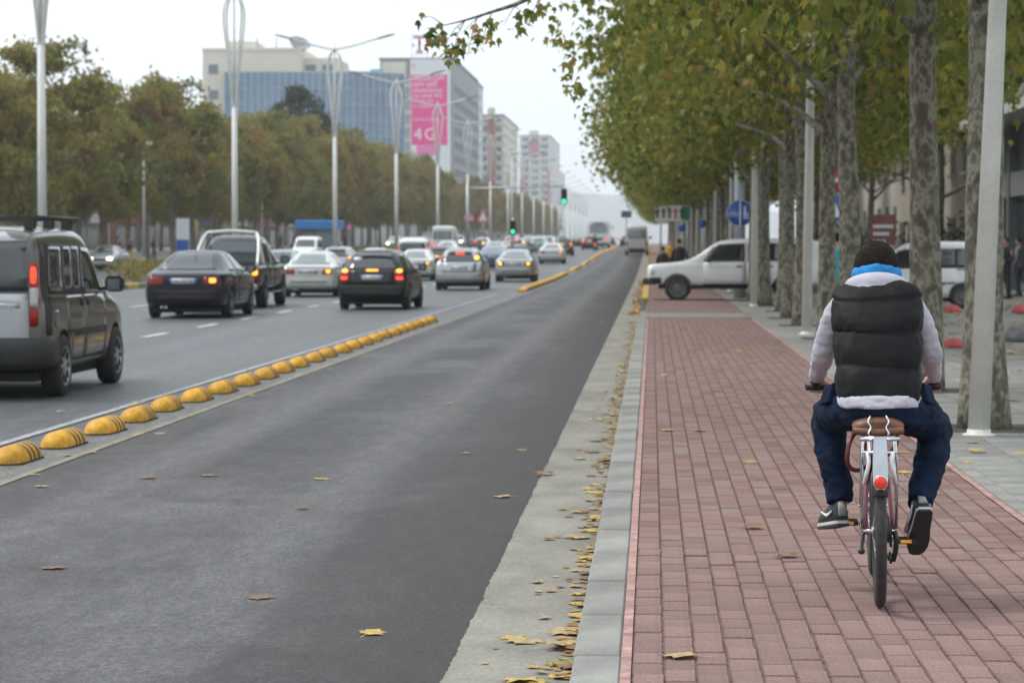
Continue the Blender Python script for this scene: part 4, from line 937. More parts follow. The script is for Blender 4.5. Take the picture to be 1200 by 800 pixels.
    def plate(s, z, txt, y='rear', w=.26, h=.056, off=.012):
        p = s.panel('number_plate', [(-w, z - h), (w, z - h), (w, z + h), (-w, z + h)], y, m_plate, off, 0, 2)
        for sx in (-1, 1): s.panel('blue_band', [(sx * w - .022, z - h), (sx * w + .022, z - h), (sx * w + .022, z + h), (sx * w - .022, z + h)], y, m_pblue, off + .002, 0, 1, p)
        if txt:
            yv = p.data.vertices[4].co.y
            text_mesh(txt, .105, m_blk, p, (0, yv - .006, z), (math.pi / 2, 0, 0), depth=.002)
    def mirrors(s, y, z, xo, mat, sz=1.0):
        for sd in (-1, 1):
            mb = MB(); mb.tube([(sd * (xo - .1), y, z - .03), (sd * (xo + .05), y - .01, z)], [.02, .02], 8); mb.loft([[(sd * (xo + .02 + .2 * a_ * sz), y - .06 + yy, z - .05 + .17 * b_ * sz) for a_, b_ in ((0, .1), (.3, 0), (.8, 0), (1, .2), (1, .8), (.8, 1), (.2, 1), (0, .8))] for yy in (0, .09)])
            o = mb.build('mirror', mat, s.root)
            MB().box(min(sd * (xo + .05), sd * (xo + .18 * sz)), max(sd * (xo + .05), sd * (xo + .18 * sz)), y - .068, y - .0605, z - .03, z + .09 * sz).build('mirror_glass', m_glass_l, o)

# ---- sedan
SED = [(0, .70, .34, .80, .87, .60), (.05, .79, .27, .88, .94, .66), (.22, .845, .22, .92, .97, .70), (.55, .86, .2, .93, .99, .70), (1.32, .868, .19, .93, 1.37, .55), (1.75, .87, .19, .93, 1.42, .575), (2.4, .868, .19, .93, 1.415, .57), (2.72, .866, .19, .92, 1.35, .55), (3.42, .86, .19, .90, .96, .68), (4.0, .84, .2, .82, .88, .66), (4.34, .79, .24, .68, .76, .6), (4.48, .66, .32, .56, .62, .5)]
WS = [(.88, .315, .86, .2), (3.52, .315, .86, .2)]
def sedan(pnt, brake='amber', txt='AA 517 LI', doors=False, glass=None, lampw=.17):
    c = Car('car', SED, WS, pnt); gl = glass or m_glass
    c.panel('rear_window', [(-.62, 1.0), (.62, 1.0), (.50, 1.345), (-.50, 1.345)], 'rear', gl, k=.08)
    c.panel('windscreen', [(-.64, .99), (.64, .99), (.50, 1.34), (-.50, 1.34)], 'front', gl, k=.08)
    c.panel('side_window', [(1.02, .98), (1.72, .975), (1.72, 1.34), (1.42, 1.33)], 'sides', gl, k=.06); c.panel('side_window', [(1.78, .975), (2.82, .965), (2.62, 1.31), (1.78, 1.34)], 'sides', gl, k=.06)
    if doors:
        for a_, b_ in ((1.05, 1.75), (1.765, 2.85)):
            for dd in c.panel('door', [(a_, .34), (b_, .34), (b_, .92), (a_, .92)], 'sides', pnt, .003, .02):
                pass
            c.panel('door_handle', [(a_ + .12, .82), (a_ + .30, .82), (a_ + .30, .86), (a_ + .12, .86)], 'sides', m_plast, .02, .1, 2)
        c.panel('rub_strip', [(1.0, .56), (3.1, .56), (3.1, .61), (1.0, .61)], 'sides', m_plast, .008, .02, 6)
    for sd in (-1, 1):
        t = c.panel('tail_lamp', sorted([(sd * .42, .70), (sd * .735, .70)]) + sorted([(sd * .735, .86), (sd * .42, .86)], reverse=True), 'rear', m_lr, .008, .05, 5)
        lm = {'amber': m_amb, 'red': m_brk, 'yellow': m_ylw}.get(brake)
        if lm and (brake != 'amber' or sd > 0): c.panel('lit_lamp', sorted([(sd * .54, .74), (sd * .68, .74)]) + sorted([(sd * .68, .84), (sd * .54, .84)], reverse=True), 'rear', lm, .012, .3, 4, t)
        c.panel('headlight', sorted([(sd * .42, .60), (sd * .70, .60)]) + sorted([(sd * .70, .73), (sd * .42, .73)], reverse=True), 'front', m_lw, .008, .1, 4)
    c.panel('bumper', [(-.80, .36), (.80, .36), (.80, .58), (-.80, .58)], 'rear', pnt, .02, .05, 8); c.panel('bumper_strip', [(-.78, .44), (.78, .44), (.78, .475), (-.78, .475)], 'rear', m_plast, .028, .0, 6)
    c.panel('boot_line', [(-.66, .895), (.66, .895), (.66, .925), (-.66, .925)], 'rear', m_plast, .006, .0, 6)
    c.plate(.78, txt); c.mirrors(2.7, .98, .86, pnt); c.panel('grille', [(-.36, .52), (.36, .52), (.36, .68), (-.36, .68)], 'front', m_plast, .008, .1, 4)
    MB().tube([(-.45, -.02, .24), (-.45, .2, .25)], .03, 10).build('exhaust_pipe', m_chrome, c.root); MB().tube([(-.36, -.02, .24), (-.36, .2, .25)], .03, 10).build('exhaust_pipe', m_chrome, c.root)
    MB().tube([(0, 1.45, 1.40), (0, 1.25, 1.56)], .006, 6).build('antenna', m_plast, c.root)
    return c
# ---- hatchback
HAT = [(0, .74, .36, .66, .74, .62), (.05, .82, .29, .86, .93, .66), (.13, .85, .25, .93, 1.03, .66), (.50, .866, .22, .95, 1.40, .58), (.9, .872, .21, .95, 1.48, .585), (1.7, .875, .2, .95, 1.51, .59), (2.3, .87, .2, .94, 1.46, .57), (3.1, .866, .2, .92, .99, .70), (3.65, .84, .21, .85, .91, .68), (3.95, .79, .24, .68, .77, .6), (4.1, .66, .32, .56, .62, .5)]
WH = [(.68, .315, .87, .2), (3.25, .315, .87, .2)]
def hatch(pnt, style='tall', txt='TR 5471 N', glass=None, brake='red'):
    c = Car('car', HAT, WH, pnt); gl = glass or m_glass
    c.panel('rear_window', [(-.66, 1.0), (.66, 1.0), (.52, 1.39), (-.52, 1.39)], 'rear', gl, k=.08); c.panel('windscreen', [(-.66, 1.02), (.66, 1.02), (.5, 1.38), (-.5, 1.38)], 'front', gl, k=.08)
    c.panel('side_window', [(.52, 1.02), (1.35, 1.0), (1.35, 1.40), (.75, 1.36)], 'sides', gl, k=.06); c.panel('side_window', [(1.42, 1.0), (2.55, .99), (2.28, 1.36), (1.42, 1.40)], 'sides', gl, k=.06)
    for sd in (-1, 1):
        def srt(x0, x1, z0, z1): return sorted([(sd * x0, z0), (sd * x1, z0)]) + sorted([(sd * x1, z1), (sd * x0, z1)], reverse=True)
        if style == 'tall':
            t = c.panel('tail_lamp', srt(.56, .79, .72, 1.02), 'rear', m_lr, .01, .15, 5); c.panel('lit_lamp', srt(.60, .75, .92, 1.01), 'rear', m_amb, .016, .4, 4, t); c.panel('lit_lamp', srt(.60, .78, .74, .82), 'rear', m_brk, .016, .3, 4, t)
        else:
            t = c.panel('tail_lamp', srt(.56, .70, 1.02, 1.30), 'rear', m_lr, .01, .15, 5)
            if sd > 0: c.panel('lit_lamp', srt(.54, .68, 1.08, 1.22), 'rear', m_ylw, .03, .6, 4, t)
        c.panel('headlight', srt(.42, .74, .62, .80), 'front', m_lw, .008, .1, 4)
    c.panel('brake_light', [(-.15, .955 if style == 'tall' else 1.26), (.15, .955 if style == 'tall' else 1.26), (.15, 1.0 if style == 'tall' else 1.36), (-.15, 1.0 if style == 'tall' else 1.36)], 'rear', m_amb if style == 'tall' else m_brk, .02, .1, 3)
    c.panel('bumper', [(-.82, .38), (.82, .38), (.82, .60), (-.82, .60)], 'rear', m_plast if style == 'tall' else pnt, .03, .05, 8)
    c.panel('tailgate', [(-.60, .64), (.60, .64), (.62, .985), (-.62, .985)], 'rear', pnt, .004, .03, 6)
    c.plate(.80, txt, off=.016); c.mirrors(2.45, 1.0, .86, m_plast); MB().box(-.45, .45, .42, .52, 1.43, 1.455).build('spoiler', pnt, c.root)
    if style == 'tall': c.panel('sticker', [(-.50, 1.22), (-.30, 1.22), (-.30, 1.30), (-.50, 1.30)], 'rear', m_plate, .008, .05, 2)
    MB().tube([(0, 1.6, 1.5), (0, 1.45, 1.68)], .006, 6).build('antenna', m_plast, c.root)
    return c
# ---- tall van
VAN = [(0, .80, .38, 1.02, 1.66, .745), (.03, .84, .33, 1.06, 1.74, .77), (.2, .86, .27, 1.08, 1.79, .78), (1.2, .866, .25, 1.08, 1.815, .785), (2.1, .866, .25, 1.07, 1.80, .775), (2.5, .864, .25, 1.05, 1.71, .73), (3.25, .86, .25, 1.0, 1.07, .72), (3.8, .84, .26, .92, .98, .7), (4.07, .78, .3, .72, .8, .62), (4.16, .68, .36, .6, .66, .5)]
WV = [(.80, .325, .88, .21), (3.38, .325, .88, .21)]
def van(pnt, rear_paint=None, rails=True, badge=True, hub=None, name='van', lit=True):
    c = Car(name, VAN, WV, pnt, hub=hub); rp = rear_paint or pnt
    c.panel('tailgate', [(-.69, .48), (.69, .48), (.69, 1.10), (-.69, 1.10)], 'rear', rp, .006, .02, 8); rw = c.panel('rear_window', [(-.69, 1.12), (.69, 1.12), (.67, 1.60), (-.67, 1.60)], 'rear', m_glass, .006, .03)
    c.panel('rear_roof_edge', [(-.68, 1.63), (.68, 1.63), (.66, 1.74), (-.66, 1.74)], 'rear', rp, .005, .05, 6)
    bq = MB(); bq.loft([[(x + nx * .0, y, .34), (x + nx * .035, y + ny * .035, .38), (x + nx * .04, y + ny * .04, .56), (x + nx * .025, y + ny * .025, .64), (x - nx * .04, y - ny * .04, .65), (x - nx * .05, y - ny * .05, .34)] for x, y, nx, ny in [(-.865, .46, -1, 0), (-.86, .2, -1, 0), (-.845, .07, -.9, -.4), (-.79, 0, -.5, -.85), (-.6, -.025, 0, -1), (0, -.03, 0, -1), (.6, -.025, 0, -1), (.79, 0, .5, -.85), (.845, .07, .9, -.4), (.86, .2, 1, 0), (.865, .46, 1, 0)]]); bq.build('bumper', m_plast, c.root)
    for sd in (-1, 1):
        def srt(x0, x1, z0, z1): return sorted([(sd * x0, z0), (sd * x1, z0)]) + sorted([(sd * x1, z1), (sd * x0, z1)], reverse=True)
        t = c.panel('tail_lamp', srt(.70, .785, .76, 1.42), 'rear', m_lr, .012, .06, 6); c.panel('clear_lens', srt(.702, .782, .96, 1.16), 'rear', m_lw, .016, .05, 4, t)
        if lit: c.panel('lit_lamp', srt(.708, .765, 1.20, 1.38), 'rear', m_brk, .016, .3, 4, t)
        c.panel('headlight', srt(.45, .76, .70, .92), 'front', m_lw, .008, .1, 4)
    c.panel('corner_trim', [(.10, .66), (.32, .66), (.34, 1.56), (.14, 1.62)], 'sides', m_plast, .006, .04, 6)
    c.panel('window_surround', [(.34, 1.09), (3.08, 1.05), (2.56, 1.59), (.36, 1.62)], 'sides', m_plast, .004, .02, 12)
    c.panel('side_window', [(.38, 1.11), (.93, 1.11), (.93, 1.585), (.40, 1.585)], 'sides', m_glass, .007, .05, skirt=.004); c.panel('side_window', [(1.01, 1.12), (1.38, 1.12), (1.38, 1.585), (1.02, 1.585)], 'sides', m_glass, .007, .05, skirt=.004); c.panel('side_window', [(1.40, 1.12), (1.76, 1.12), (1.76, 1.585), (1.40, 1.585)], 'sides', m_glass, .007, .05, skirt=.004); c.panel('side_window', [(1.84, 1.08), (2.98, 1.06), (2.52, 1.56), (1.84, 1.58)], 'sides', m_glass, .007, .05, skirt=.004)
    for a_, b_ in ((.98, 1.78), (1.80, 2.86)):
        c.panel('door', [(a_, .36), (b_, .36), (b_, 1.06), (a_, 1.06)], 'sides', pnt, .003, .01)
    for a_ in (1.60, 1.86): c.panel('door_handle', [(a_, .94), (a_ + .12, .94), (a_ + .12, 1.03), (a_, 1.03)], 'sides', m_plast, .02, .1, 2)
    c.panel('rub_strip', [(.99, .62), (2.84, .62), (2.84, .70), (.99, .70)], 'sides', m_plast, .012, .01, 6); c.panel('slide_rail', [(.30, 1.03), (.95, 1.03), (.95, 1.065), (.30, 1.065)], 'sides', m_plast, .01, .0, 4); c.panel('fuel_flap', [(.42, .74), (.62, .74), (.62, .92), (.42, .92)], 'right', pnt, .006, .2, 4)
    c.panel('windscreen', [(-.68, 1.09), (.68, 1.09), (.58, 1.60), (-.58, 1.60)], 'front', m_glass, k=.06); c.mirrors(2.75, 1.12, .86, m_plast, 1.05)
    if badge: text_mesh('Doblo', .085, m_chrome, c.root, (.44, c.panel('badge_mount', [(.3, .95), (.6, .95), (.6, 1.0), (.3, 1.0)], 'rear', rp, .007, 0, 1).data.vertices[0].co.y - .004, .975), (math.pi / 2, 0, 0), 'badge', .004)
    if rails:
        for y in (.35, 1.15, 1.95): 
            b = MB(); b.box(-.68, .68, y - .03, y + .03, 1.86, 1.895); 
            for sd in (-1, 1): b.box(sd * .62 - .05, sd * .62 + .05, y - .05, y + .05, 1.76, 1.86)
            b.build('roof_bar', m_plast, c.root)
        for sd in (-1, 1): MB().tube([(sd * .72, .25, 1.885), (sd * .72, 2.05, 1.885)], .022, 8).build('roof_rail', m_plast, c.root)
    MB().tube([(-.4, -.01, .28), (-.4, .3, .28)], .03, 8).build('exhaust_pipe', m_chrome, c.root)
    return c
# ---- pickup with open bed and roll bar
PIC = [(0, .80, .52, .90, .99, .74), (.04, .86, .47, .95, 1.02, .80), (.5, .875, .45, .98, 1.04, .81), (1.5, .88, .44, .98, 1.05, .81), (1.58, .88, .44, .98, 1.25, .70), (1.66, .88, .44, .99, 1.66, .63), (2.0, .88, .44, .99, 1.77, .64), (2.7, .88, .44, .99, 1.765, .64), (3.0, .88, .44, .99, 1.69, .62), (3.68, .88, .44, 1.02, 1.08, .74), (4.5, .87, .45, .98, 1.03, .74), (4.85, .80, .5, .8, .9, .66), (5.0, .7, .54, .7, .78, .55)]
WP = [(1.05, .37, .89, .24), (4.0, .37, .89, .24)]
def pickup(pnt, txt=None):
    c = Car('pickup_truck', PIC, WP, pnt, cut_bed=(-.72, .72, .07, 1.45, .58, 1.6))
    c.panel('rear_window', [(-.56, 1.14), (.56, 1.14), (.50, 1.62), (-.50, 1.62)], 'rear', m_glass_l, .006, .05) if False else None
    MB().box(-.54, .54, 1.60, 1.612, 1.16, 1.60, .004).build('rear_window', m_glass_l, c.root)
    c.panel('windscreen', [(-.66, 1.1), (.66, 1.1), (.54, 1.66), (-.54, 1.66)], 'front', m_glass, k=.06)
    c.panel('side_window', [(1.80, 1.06), (2.45, 1.06), (2.45, 1.64), (1.86, 1.62)], 'sides', m_glass, k=.06); c.panel('side_window', [(2.52, 1.06), (3.42, 1.06), (3.02, 1.60), (2.52, 1.64)], 'sides', m_glass, k=.06)
    for a_, b_ in ((1.72, 2.48), (2.50, 3.55)): c.panel('door', [(a_, .52), (b_, .52), (b_, 1.02), (a_, 1.02)], 'sides', pnt, .003, .01); c.panel('door_handle', [(a_ + .1, .9), (a_ + .26, .9), (a_ + .26, .95), (a_ + .1, .95)], 'sides', m_plast, .02, .1, 2)
    rb = MB(); 
    for sd in (-1, 1): rb.tube([(sd * .78, .35, 1.02), (sd * .70, 1.05, 1.60), (sd * .60, 1.30, 1.82)], .038, 12, sub=4); rb.tube([(sd * .78, 1.42, 1.02), (sd * .66, 1.38, 1.6), (sd * .60, 1.30, 1.82)], .038, 12, sub=4)
    rb.tube([(-.60, 1.30, 1.82), (0, 1.28, 1.86), (.60, 1.30, 1.82)], .042, 12, sub=4); rb.build('roll_bar', P_['white'], c.root)
    for sd in (-1, 1):
        def srt(x0, x1, z0, z1): return sorted([(sd * x0, z0), (sd * x1, z0)]) + sorted([(sd * x1, z1), (sd * x0, z1)], reverse=True)
        t = c.panel('tail_lamp', srt(.70, .84, .66, .94), 'rear', m_lr, .012, .05, 4); c.panel('lit_lamp', srt(.71, .83, .80, .92), 'rear', m_amb, .018, .2, 4, t) if sd > 0 else None
        c.panel('side_lamp', [(.20, .62), (.34, .62), (.34, .74), (.20, .74)], 'right' if sd > 0 else 'left', m_lr, .01, .1, 3); c.panel('headlight', srt(.42, .72, .74, .88), 'front', m_lw, .008, .1, 4)
    c.panel('tailgate', [(-.68, .60), (.68, .60), (.68, .97), (-.68, .97)], 'rear', P_['dgreen'], .006, .02, 6); b = MB(); b.box(-.84, .84, -.16, -.02, .46, .58, .02); b.build('bumper', m_chrome, c.root)
    c.mirrors(3.2, 1.1, .88, m_plast, 1.2); MB().box(.70, .92, 2.0, 3.4, .36, .40).build('side_step', m_chrome, c.root)
    return c
# ---- boxy off-roader
OFF = [(0, .80, .46, 1.0, 1.55, .72), (.05, .86, .42, 1.02, 1.63, .76), (.3, .88, .40, 1.04, 1.69, .78), (2.0, .89, .40, 1.04, 1.70, .78), (2.65, .89, .40, 1.03, 1.68, .77), (3.0, .89, .40, 1.02, 1.56, .74), (3.52, .885, .40, 1.0, 1.07, .80), (4.35, .88, .42, .97, 1.03, .80), (4.64, .87, .45, .93, 1.0, .79), (4.72, .82, .5, .86, .95, .74)]
WO = [(.95, .345, .90, .24), (3.90, .345, .90, .24)]
def offroader(pnt):
    c = Car('off_road_car', OFF, WO, pnt, hub=m_hubd)
    c.panel('windscreen', [(-.72, 1.08), (.72, 1.08), (.64, 1.52), (-.64, 1.52)], 'front', m_glass, k=.05); c.panel('rear_window', [(-.62, 1.06), (.62, 1.06), (.58, 1.5), (-.58, 1.5)], 'rear', m_glass, k=.05)
    c.panel('side_window', [(.28, 1.08), (1.08, 1.08), (1.08, 1.56), (.32, 1.55)], 'sides', m_glass, .006, .06); c.panel('side_window', [(1.18, 1.08), (2.0, 1.08), (2.0, 1.58), (1.18, 1.58)], 'sides', m_glass, .006, .06); c.panel('side_window', [(2.08, 1.07), (3.24, 1.07), (2.90, 1.53), (2.08, 1.57)], 'sides', m_glass, .006, .06)
    for a_, b_ in ((1.22, 2.03), (2.05, 3.2)): c.panel('door', [(a_, .50), (b_, .50), (b_, 1.04), (a_, 1.04)], 'sides', pnt, .003, .01); c.panel('door_handle', [(a_ + .1, .92), (a_ + .26, .92), (a_ + .26, .96), (a_ + .1, .96)], 'sides', m_plast, .02, .1, 2)
    b = MB(); b.box(-.86, .86, 4.60, 4.84, .44, .62, .04); b.build('front_bumper', m_plast, c.root); c.panel('bumper_side', [(4.34, .44), (4.66, .44), (4.66, .64), (4.34, .64)], 'sides', m_plast, .02, .03, 5)
    c.panel('side_sill', [(1.25, .40), (3.2, .40), (3.2, .47), (1.25, .47)], 'sides', m_plast, .015, .0, 5)
    for sd in (-1, 1):
        def srt(x0, x1, z0, z1): return sorted([(sd * x0, z0), (sd * x1, z0)]) + sorted([(sd * x1, z1), (sd * x0, z1)], reverse=True)
        c.panel('headlight', srt(.48, .74, .70, .86), 'front', m_lw, .008, .1, 4); c.panel('tail_lamp', srt(.66, .84, .70, .92), 'rear', m_lr, .01, .1, 4)
        c.panel('corner_lamp', [(4.52, .72), (4.64, .72), (4.64, .86), (4.52, .86)], 'right' if sd > 0 else 'left', m_lw, .008, .1, 3)
    c.panel('grille', [(-.46, .68), (.46, .68), (.46, .88), (-.46, .88)], 'front', m_plast, .008, .05, 4); c.mirrors(3.05, 1.1, .90, m_plast, 1.1)
    return c
# ---- minibus
MIN = [(0, .88, .40, 1.3, 2.35, .78), (.05, .94, .35, 1.34, 2.45, .82), (.3, .97, .30, 1.35, 2.5, .84), (3.6, .97, .3, 1.35, 2.5, .84), (4.2, .97, .3, 1.33, 2.35, .80), (4.9, .96, .3, 1.22, 1.3, .84), (5.4, .90, .33, .95, 1.02, .7), (5.55, .75, .4, .75, .8, .6)]
WM = [(1.2, .34, .97, .22), (4.6, .34, .97, .22)]
def minibus(pnt):
    c = Car('minibus', MIN, WM, pnt)
    c.panel('rear_window', [(-.76, 1.42), (.76, 1.42), (.70, 2.1), (-.70, 2.1)], 'rear', m_glass_l, k=.05); c.panel('windscreen', [(-.80, 1.34), (.80, 1.34), (.70, 2.15), (-.70, 2.15)], 'front', m_glass, k=.05)
    for a_, b_ in ((.4, 1.6), (1.7, 2.9), (3.0, 4.2)): c.panel('side_window', [(a_, 1.4), (b_, 1.4), (b_, 2.1), (a_, 2.1)], 'sides', m_glass, k=.05)
    for sd in (-1, 1):
        def srt(x0, x1, z0, z1): return sorted([(sd * x0, z0), (sd * x1, z0)]) + sorted([(sd * x1, z1), (sd * x0, z1)], reverse=True)
        c.panel('tail_lamp', srt(.74, .9, .8, 1.2), 'rear', m_brk, .01, .1, 3); c.panel('headlight', srt(.45, .74, .72, .92), 'front', m_lw, .008, .1, 4)
    c.panel('bumper', [(-.92, .38), (.92, .38), (.92, .60), (-.92, .60)], 'rear', m_plast, .03, .03, 6); c.mirrors(4.5, 1.45, .97, m_plast, 1.3)
    return c

# ---- placing
def place(c, x, d, label, cat='car', rz=0.0, scale=1.0, z=None, group=None):
    r = c.root if isinstance(c, Car) else c
    r.location = (x, d, (hz(d) if z is None else z)); r.rotation_euler = (0, 0, rz); r.scale = (scale,) * 3
    tag(r, label, cat, group); return r
def recolour(root, old, new):
    for o in [root] + list(root.children_recursive):
        if o.type == 'MESH' and o.material_slots and o.material_slots[0].material == old:
            o.material_slots[0].link = 'OBJECT'; o.material_slots[0].material = new
G_ = 'cars queuing on the avenue'
v1 = van(P_['grey'], rear_paint=P_['silver']); place(v1, -7.08, 25.1, 'grey high-roofed van with black roof bars and tall red tail lamp at the left edge', 'van')
a4 = sedan(P_['dkblue'], 'amber', 'AA 517 LI', True); place(a4, -10.15, 53.2, 'dark saloon with blue-edged number plate right behind the yellow dividers', 'car', 0, 1.05, group=G_)
pk = pickup(P_['dgrey']); place(pk, -10.75, 61.6, 'dark green pickup with white roll bar ahead of the dark saloon', 'pickup', 0, 1.05)
mb_ = sedan(P_['offw'], 'amber', 'TR 2281 R', glass=m_glass_l); place(mb_, -10.5, 75.3, 'cream white saloon with lit amber lamp ahead of the pickup', 'car', R(1), group=G_)
bh = hatch(P_['black'], 'tall', 'TR 5471 N'); place(bh, -6.88, 60.6, 'black hatchback with four lit tail lamps and a window sticker', 'car', R(-1.2), group=G_)
fo = hatch(P_['silver'], 'pillar', 'TR 0830 F', glass=m_glass); place(fo, -6.78, 87, 'silver hatchback with tail lamps high on the pillars and one lit yellow', 'car', group=G_)
s8 = sedan(P_['silver'], 'yellow', 'AA 308 CE', glass=m_glass_l); place(s8, -5.95, 107, 'silver saloon with both yellow lamps lit beside the kerb bars', 'car', group=G_)
bpy.context.view_layer.update()
KM = {}
for o in bpy.data.objects:
    if o.parent: KM.setdefault(o.parent, []).append(o)
def clone(c, old, new, x, d, label, cat='car', rz=0.0, s=1.0, group=G_):
    r = copy_tree(c.root, None, KM)
    for k_ in ('label', 'category', 'group'):
        if k_ in r: del r[k_]
    place(r, x, d, label, cat, rz, s, group=group)
    if new != old: recolour(r, old, new)
    return r
SV, OW = P_['silver'], P_['offw']
clone(mb_, OW, P_['white'], -10.6, 110, 'white saloon seen between the black hatchback and the silver hatchback')
clone(s8, SV, P_['blue'], -9.2, 142, 'blue grey saloon half hidden between the two silver cars')
clone(bh, P_['black'], P_['red'], -10.6, 122, 'dark red hatchback in front of the white minibus')
clone(a4, P_['dkblue'], P_['silver'], -14.6, 84, 'pale silver saloon in the outer lane just past the pickup')
clone(a4, P_['dkblue'], P_['teal'], -14.9, 98, 'pale grey green saloon in the outer lane behind the cream saloon')
clone(mb_, OW, P_['bright'], -13.4, 118, 'white saloon in the outer lane beyond the black hatchback')
clone(bh, P_['black'], P_['silver'], -14.9, 116, 'silver hatchback in the outer lane beside the median lamp')
clone(s8, SV, P_['white'], -13.9, 146, 'white saloon with yellow lamps far out in the outer lane')
clone(bh, P_['black'], P_['dgrey'], -7.4, 205, 'dark hatchback with red lamps beyond the last silver saloon')
clone(a4, P_['dkblue'], P_['teal'], -10.2, 222, 'pale teal saloon with a red lamp left of the dark hatchback')
clone(mb_, OW, P_['silver'], -11.2, 176, 'silver saloon between the blue saloon and the dark hatchback')
clone(fo, SV, P_['dgrey'], -13.6, 190, 'dark grey hatchback in the far middle lane')
clone(bh, P_['black'], P_['red'], -6.6, 262, 'small dark red hatchback beside the distant bus')
clone(a4, P_['dkblue'], P_['white'], -11.3, 270, 'far white saloon left of the bus')
clone(fo, SV, P_['white'], -14.2, 250, 'far white hatchback in the outer lane before the traffic light')
clone(s8, SV, P_['dgrey'], -9.4, 310, 'tiny dark saloon beyond the bus in the middle lane')
clone(mb_, OW, P_['silver'], -15.0, 300, 'tiny silver saloon far out near the median')
clone(bh, P_['black'], P_['blue'], -12.2, 340, 'tiny blue hatchback among the farthest cars')
clone(fo, SV, P_['white'], -8.2, 360, 'tiny white hatchback straight beyond the bus')
clone(a4, P_['dkblue'], P_['black'], -3.4, 330, 'tiny black saloon with lit lamp right of the bus')
far_cars = [(mb_, OW, P_['white'], -6.7, 165, 'white saloon beyond the last silver saloon in the near lane'), (fo, SV, P_['silver'], -11.0, 200, 'silver hatchback two lanes left of the dark hatchback'), (a4, P_['dkblue'], P_['white'], -15.3, 222, 'white saloon beside the median beyond the minibus'),
    (s8, SV, P_['blue'], -7.0, 318, 'blue grey saloon just past the bus'), (bh, P_['black'], P_['white'], -11.2, 245, 'white hatchback with red lamps left of the scooter'), (a4, P_['dkblue'], P_['dgrey'], -15.4, 275, 'dark saloon by the median far down the avenue'),
    (mb_, OW, P_['bright'], -11.4, 390, 'white speck of a saloon at the far crossing'), (fo, SV, P_['silver'], -15.2, 360, 'silver speck of a hatchback by the far median'), (bh, P_['black'], P_['dgrey'], -7.2, 430, 'dark speck of a hatchback at the far end of the near lane'), (s8, SV, P_['white'], -15.0, 180, 'white saloon with yellow lamps behind the tall minibus')]
for a_ in far_cars: clone(*a_)
w1 = van(P_['bright'], rails=False, badge=False, hub=m_hubd); place(w1, -12.8, 132, 'white high-roofed van left of the white minibus', 'van', group='white vans')
KM[w1.root] = list(w1.root.children)
for o in w1.root.children_recursive: KM[o] = list(o.children)
clone(w1, P_['bright'], P_['bright'], -15.5, 160, 'white van in the outer lane between two median lamps', 'van', group='white vans')

vp = clone(w1, P_['bright'], P_['bright'], 0, 0, 'white van parked across the square behind the trees', 'van', s=.88, group='white vans')
vp.location = (8.1, 59.8, PATH_Z); vp.rotation_euler = (0, 0, R(86)); recolour(vp, m_brk, m_lr)
of = offroader(P_['bright']); place(of, 4.62, 68.0, 'white off-road car crossing the brick path towards the road', 'car', R(88), 1.0, z=PATH_Z - .02)
mn = minibus(P_['bright']); place(mn, -16.6, 196, 'tall white minibus in the outer lane near the pink signs', 'minibus', group='minibuses')
KM[mn.root] = list(mn.root.children)
for o in mn.root.children_recursive: KM[o] = list(o.children)
mb2 = clone(mn, P_['bright'], P_['offw'], -1.25, 205, 'white box-like minibus driving in the bus lane', 'minibus', group='minibuses')
recolour(mb2, m_brk, m_lr)
# oncoming cars with headlights
def oncoming(c, old, new, x, d, label, lit=True, s=1.0):
    r = clone(c, old, new, x, d, label, 'car', math.pi, s, 'oncoming cars')
    if lit:
        for o in r.children:
            if o.name.startswith('headlight'): o.material_slots[0].link = 'OBJECT'; o.material_slots[0].material = m_hl
oncoming(a4, P_['dkblue'], P_['silver'], -31.2, 143, 'silver oncoming car with headlights on beyond the median hedge')
oncoming(fo, SV, P_['white'], -24.5, 190, 'white oncoming hatchback with headlights by the second median lamp')
oncoming(mb_, OW, P_['dgrey'], -23.0, 252, 'dark oncoming saloon with bright headlights left of the traffic light')
oncoming(s8, SV, P_['silver'], -27.0, 262, 'silver oncoming saloon with headlights beside the dark one')
oncoming(fo, SV, P_['teal'], -23.4, 300, 'far teal oncoming hatchback with headlights on')
oncoming(bh, P_['black'], P_['white'], -28.0, 215, 'white oncoming hatchback under the left trees', False)
oncoming(w1, P_['bright'], P_['bright'], -23.2, 168, 'white oncoming van seen over the cream saloon', False)
oncoming(mb_, OW, P_['blue'], -26.8, 170, 'blue grey oncoming saloon before the blue kiosk', True)

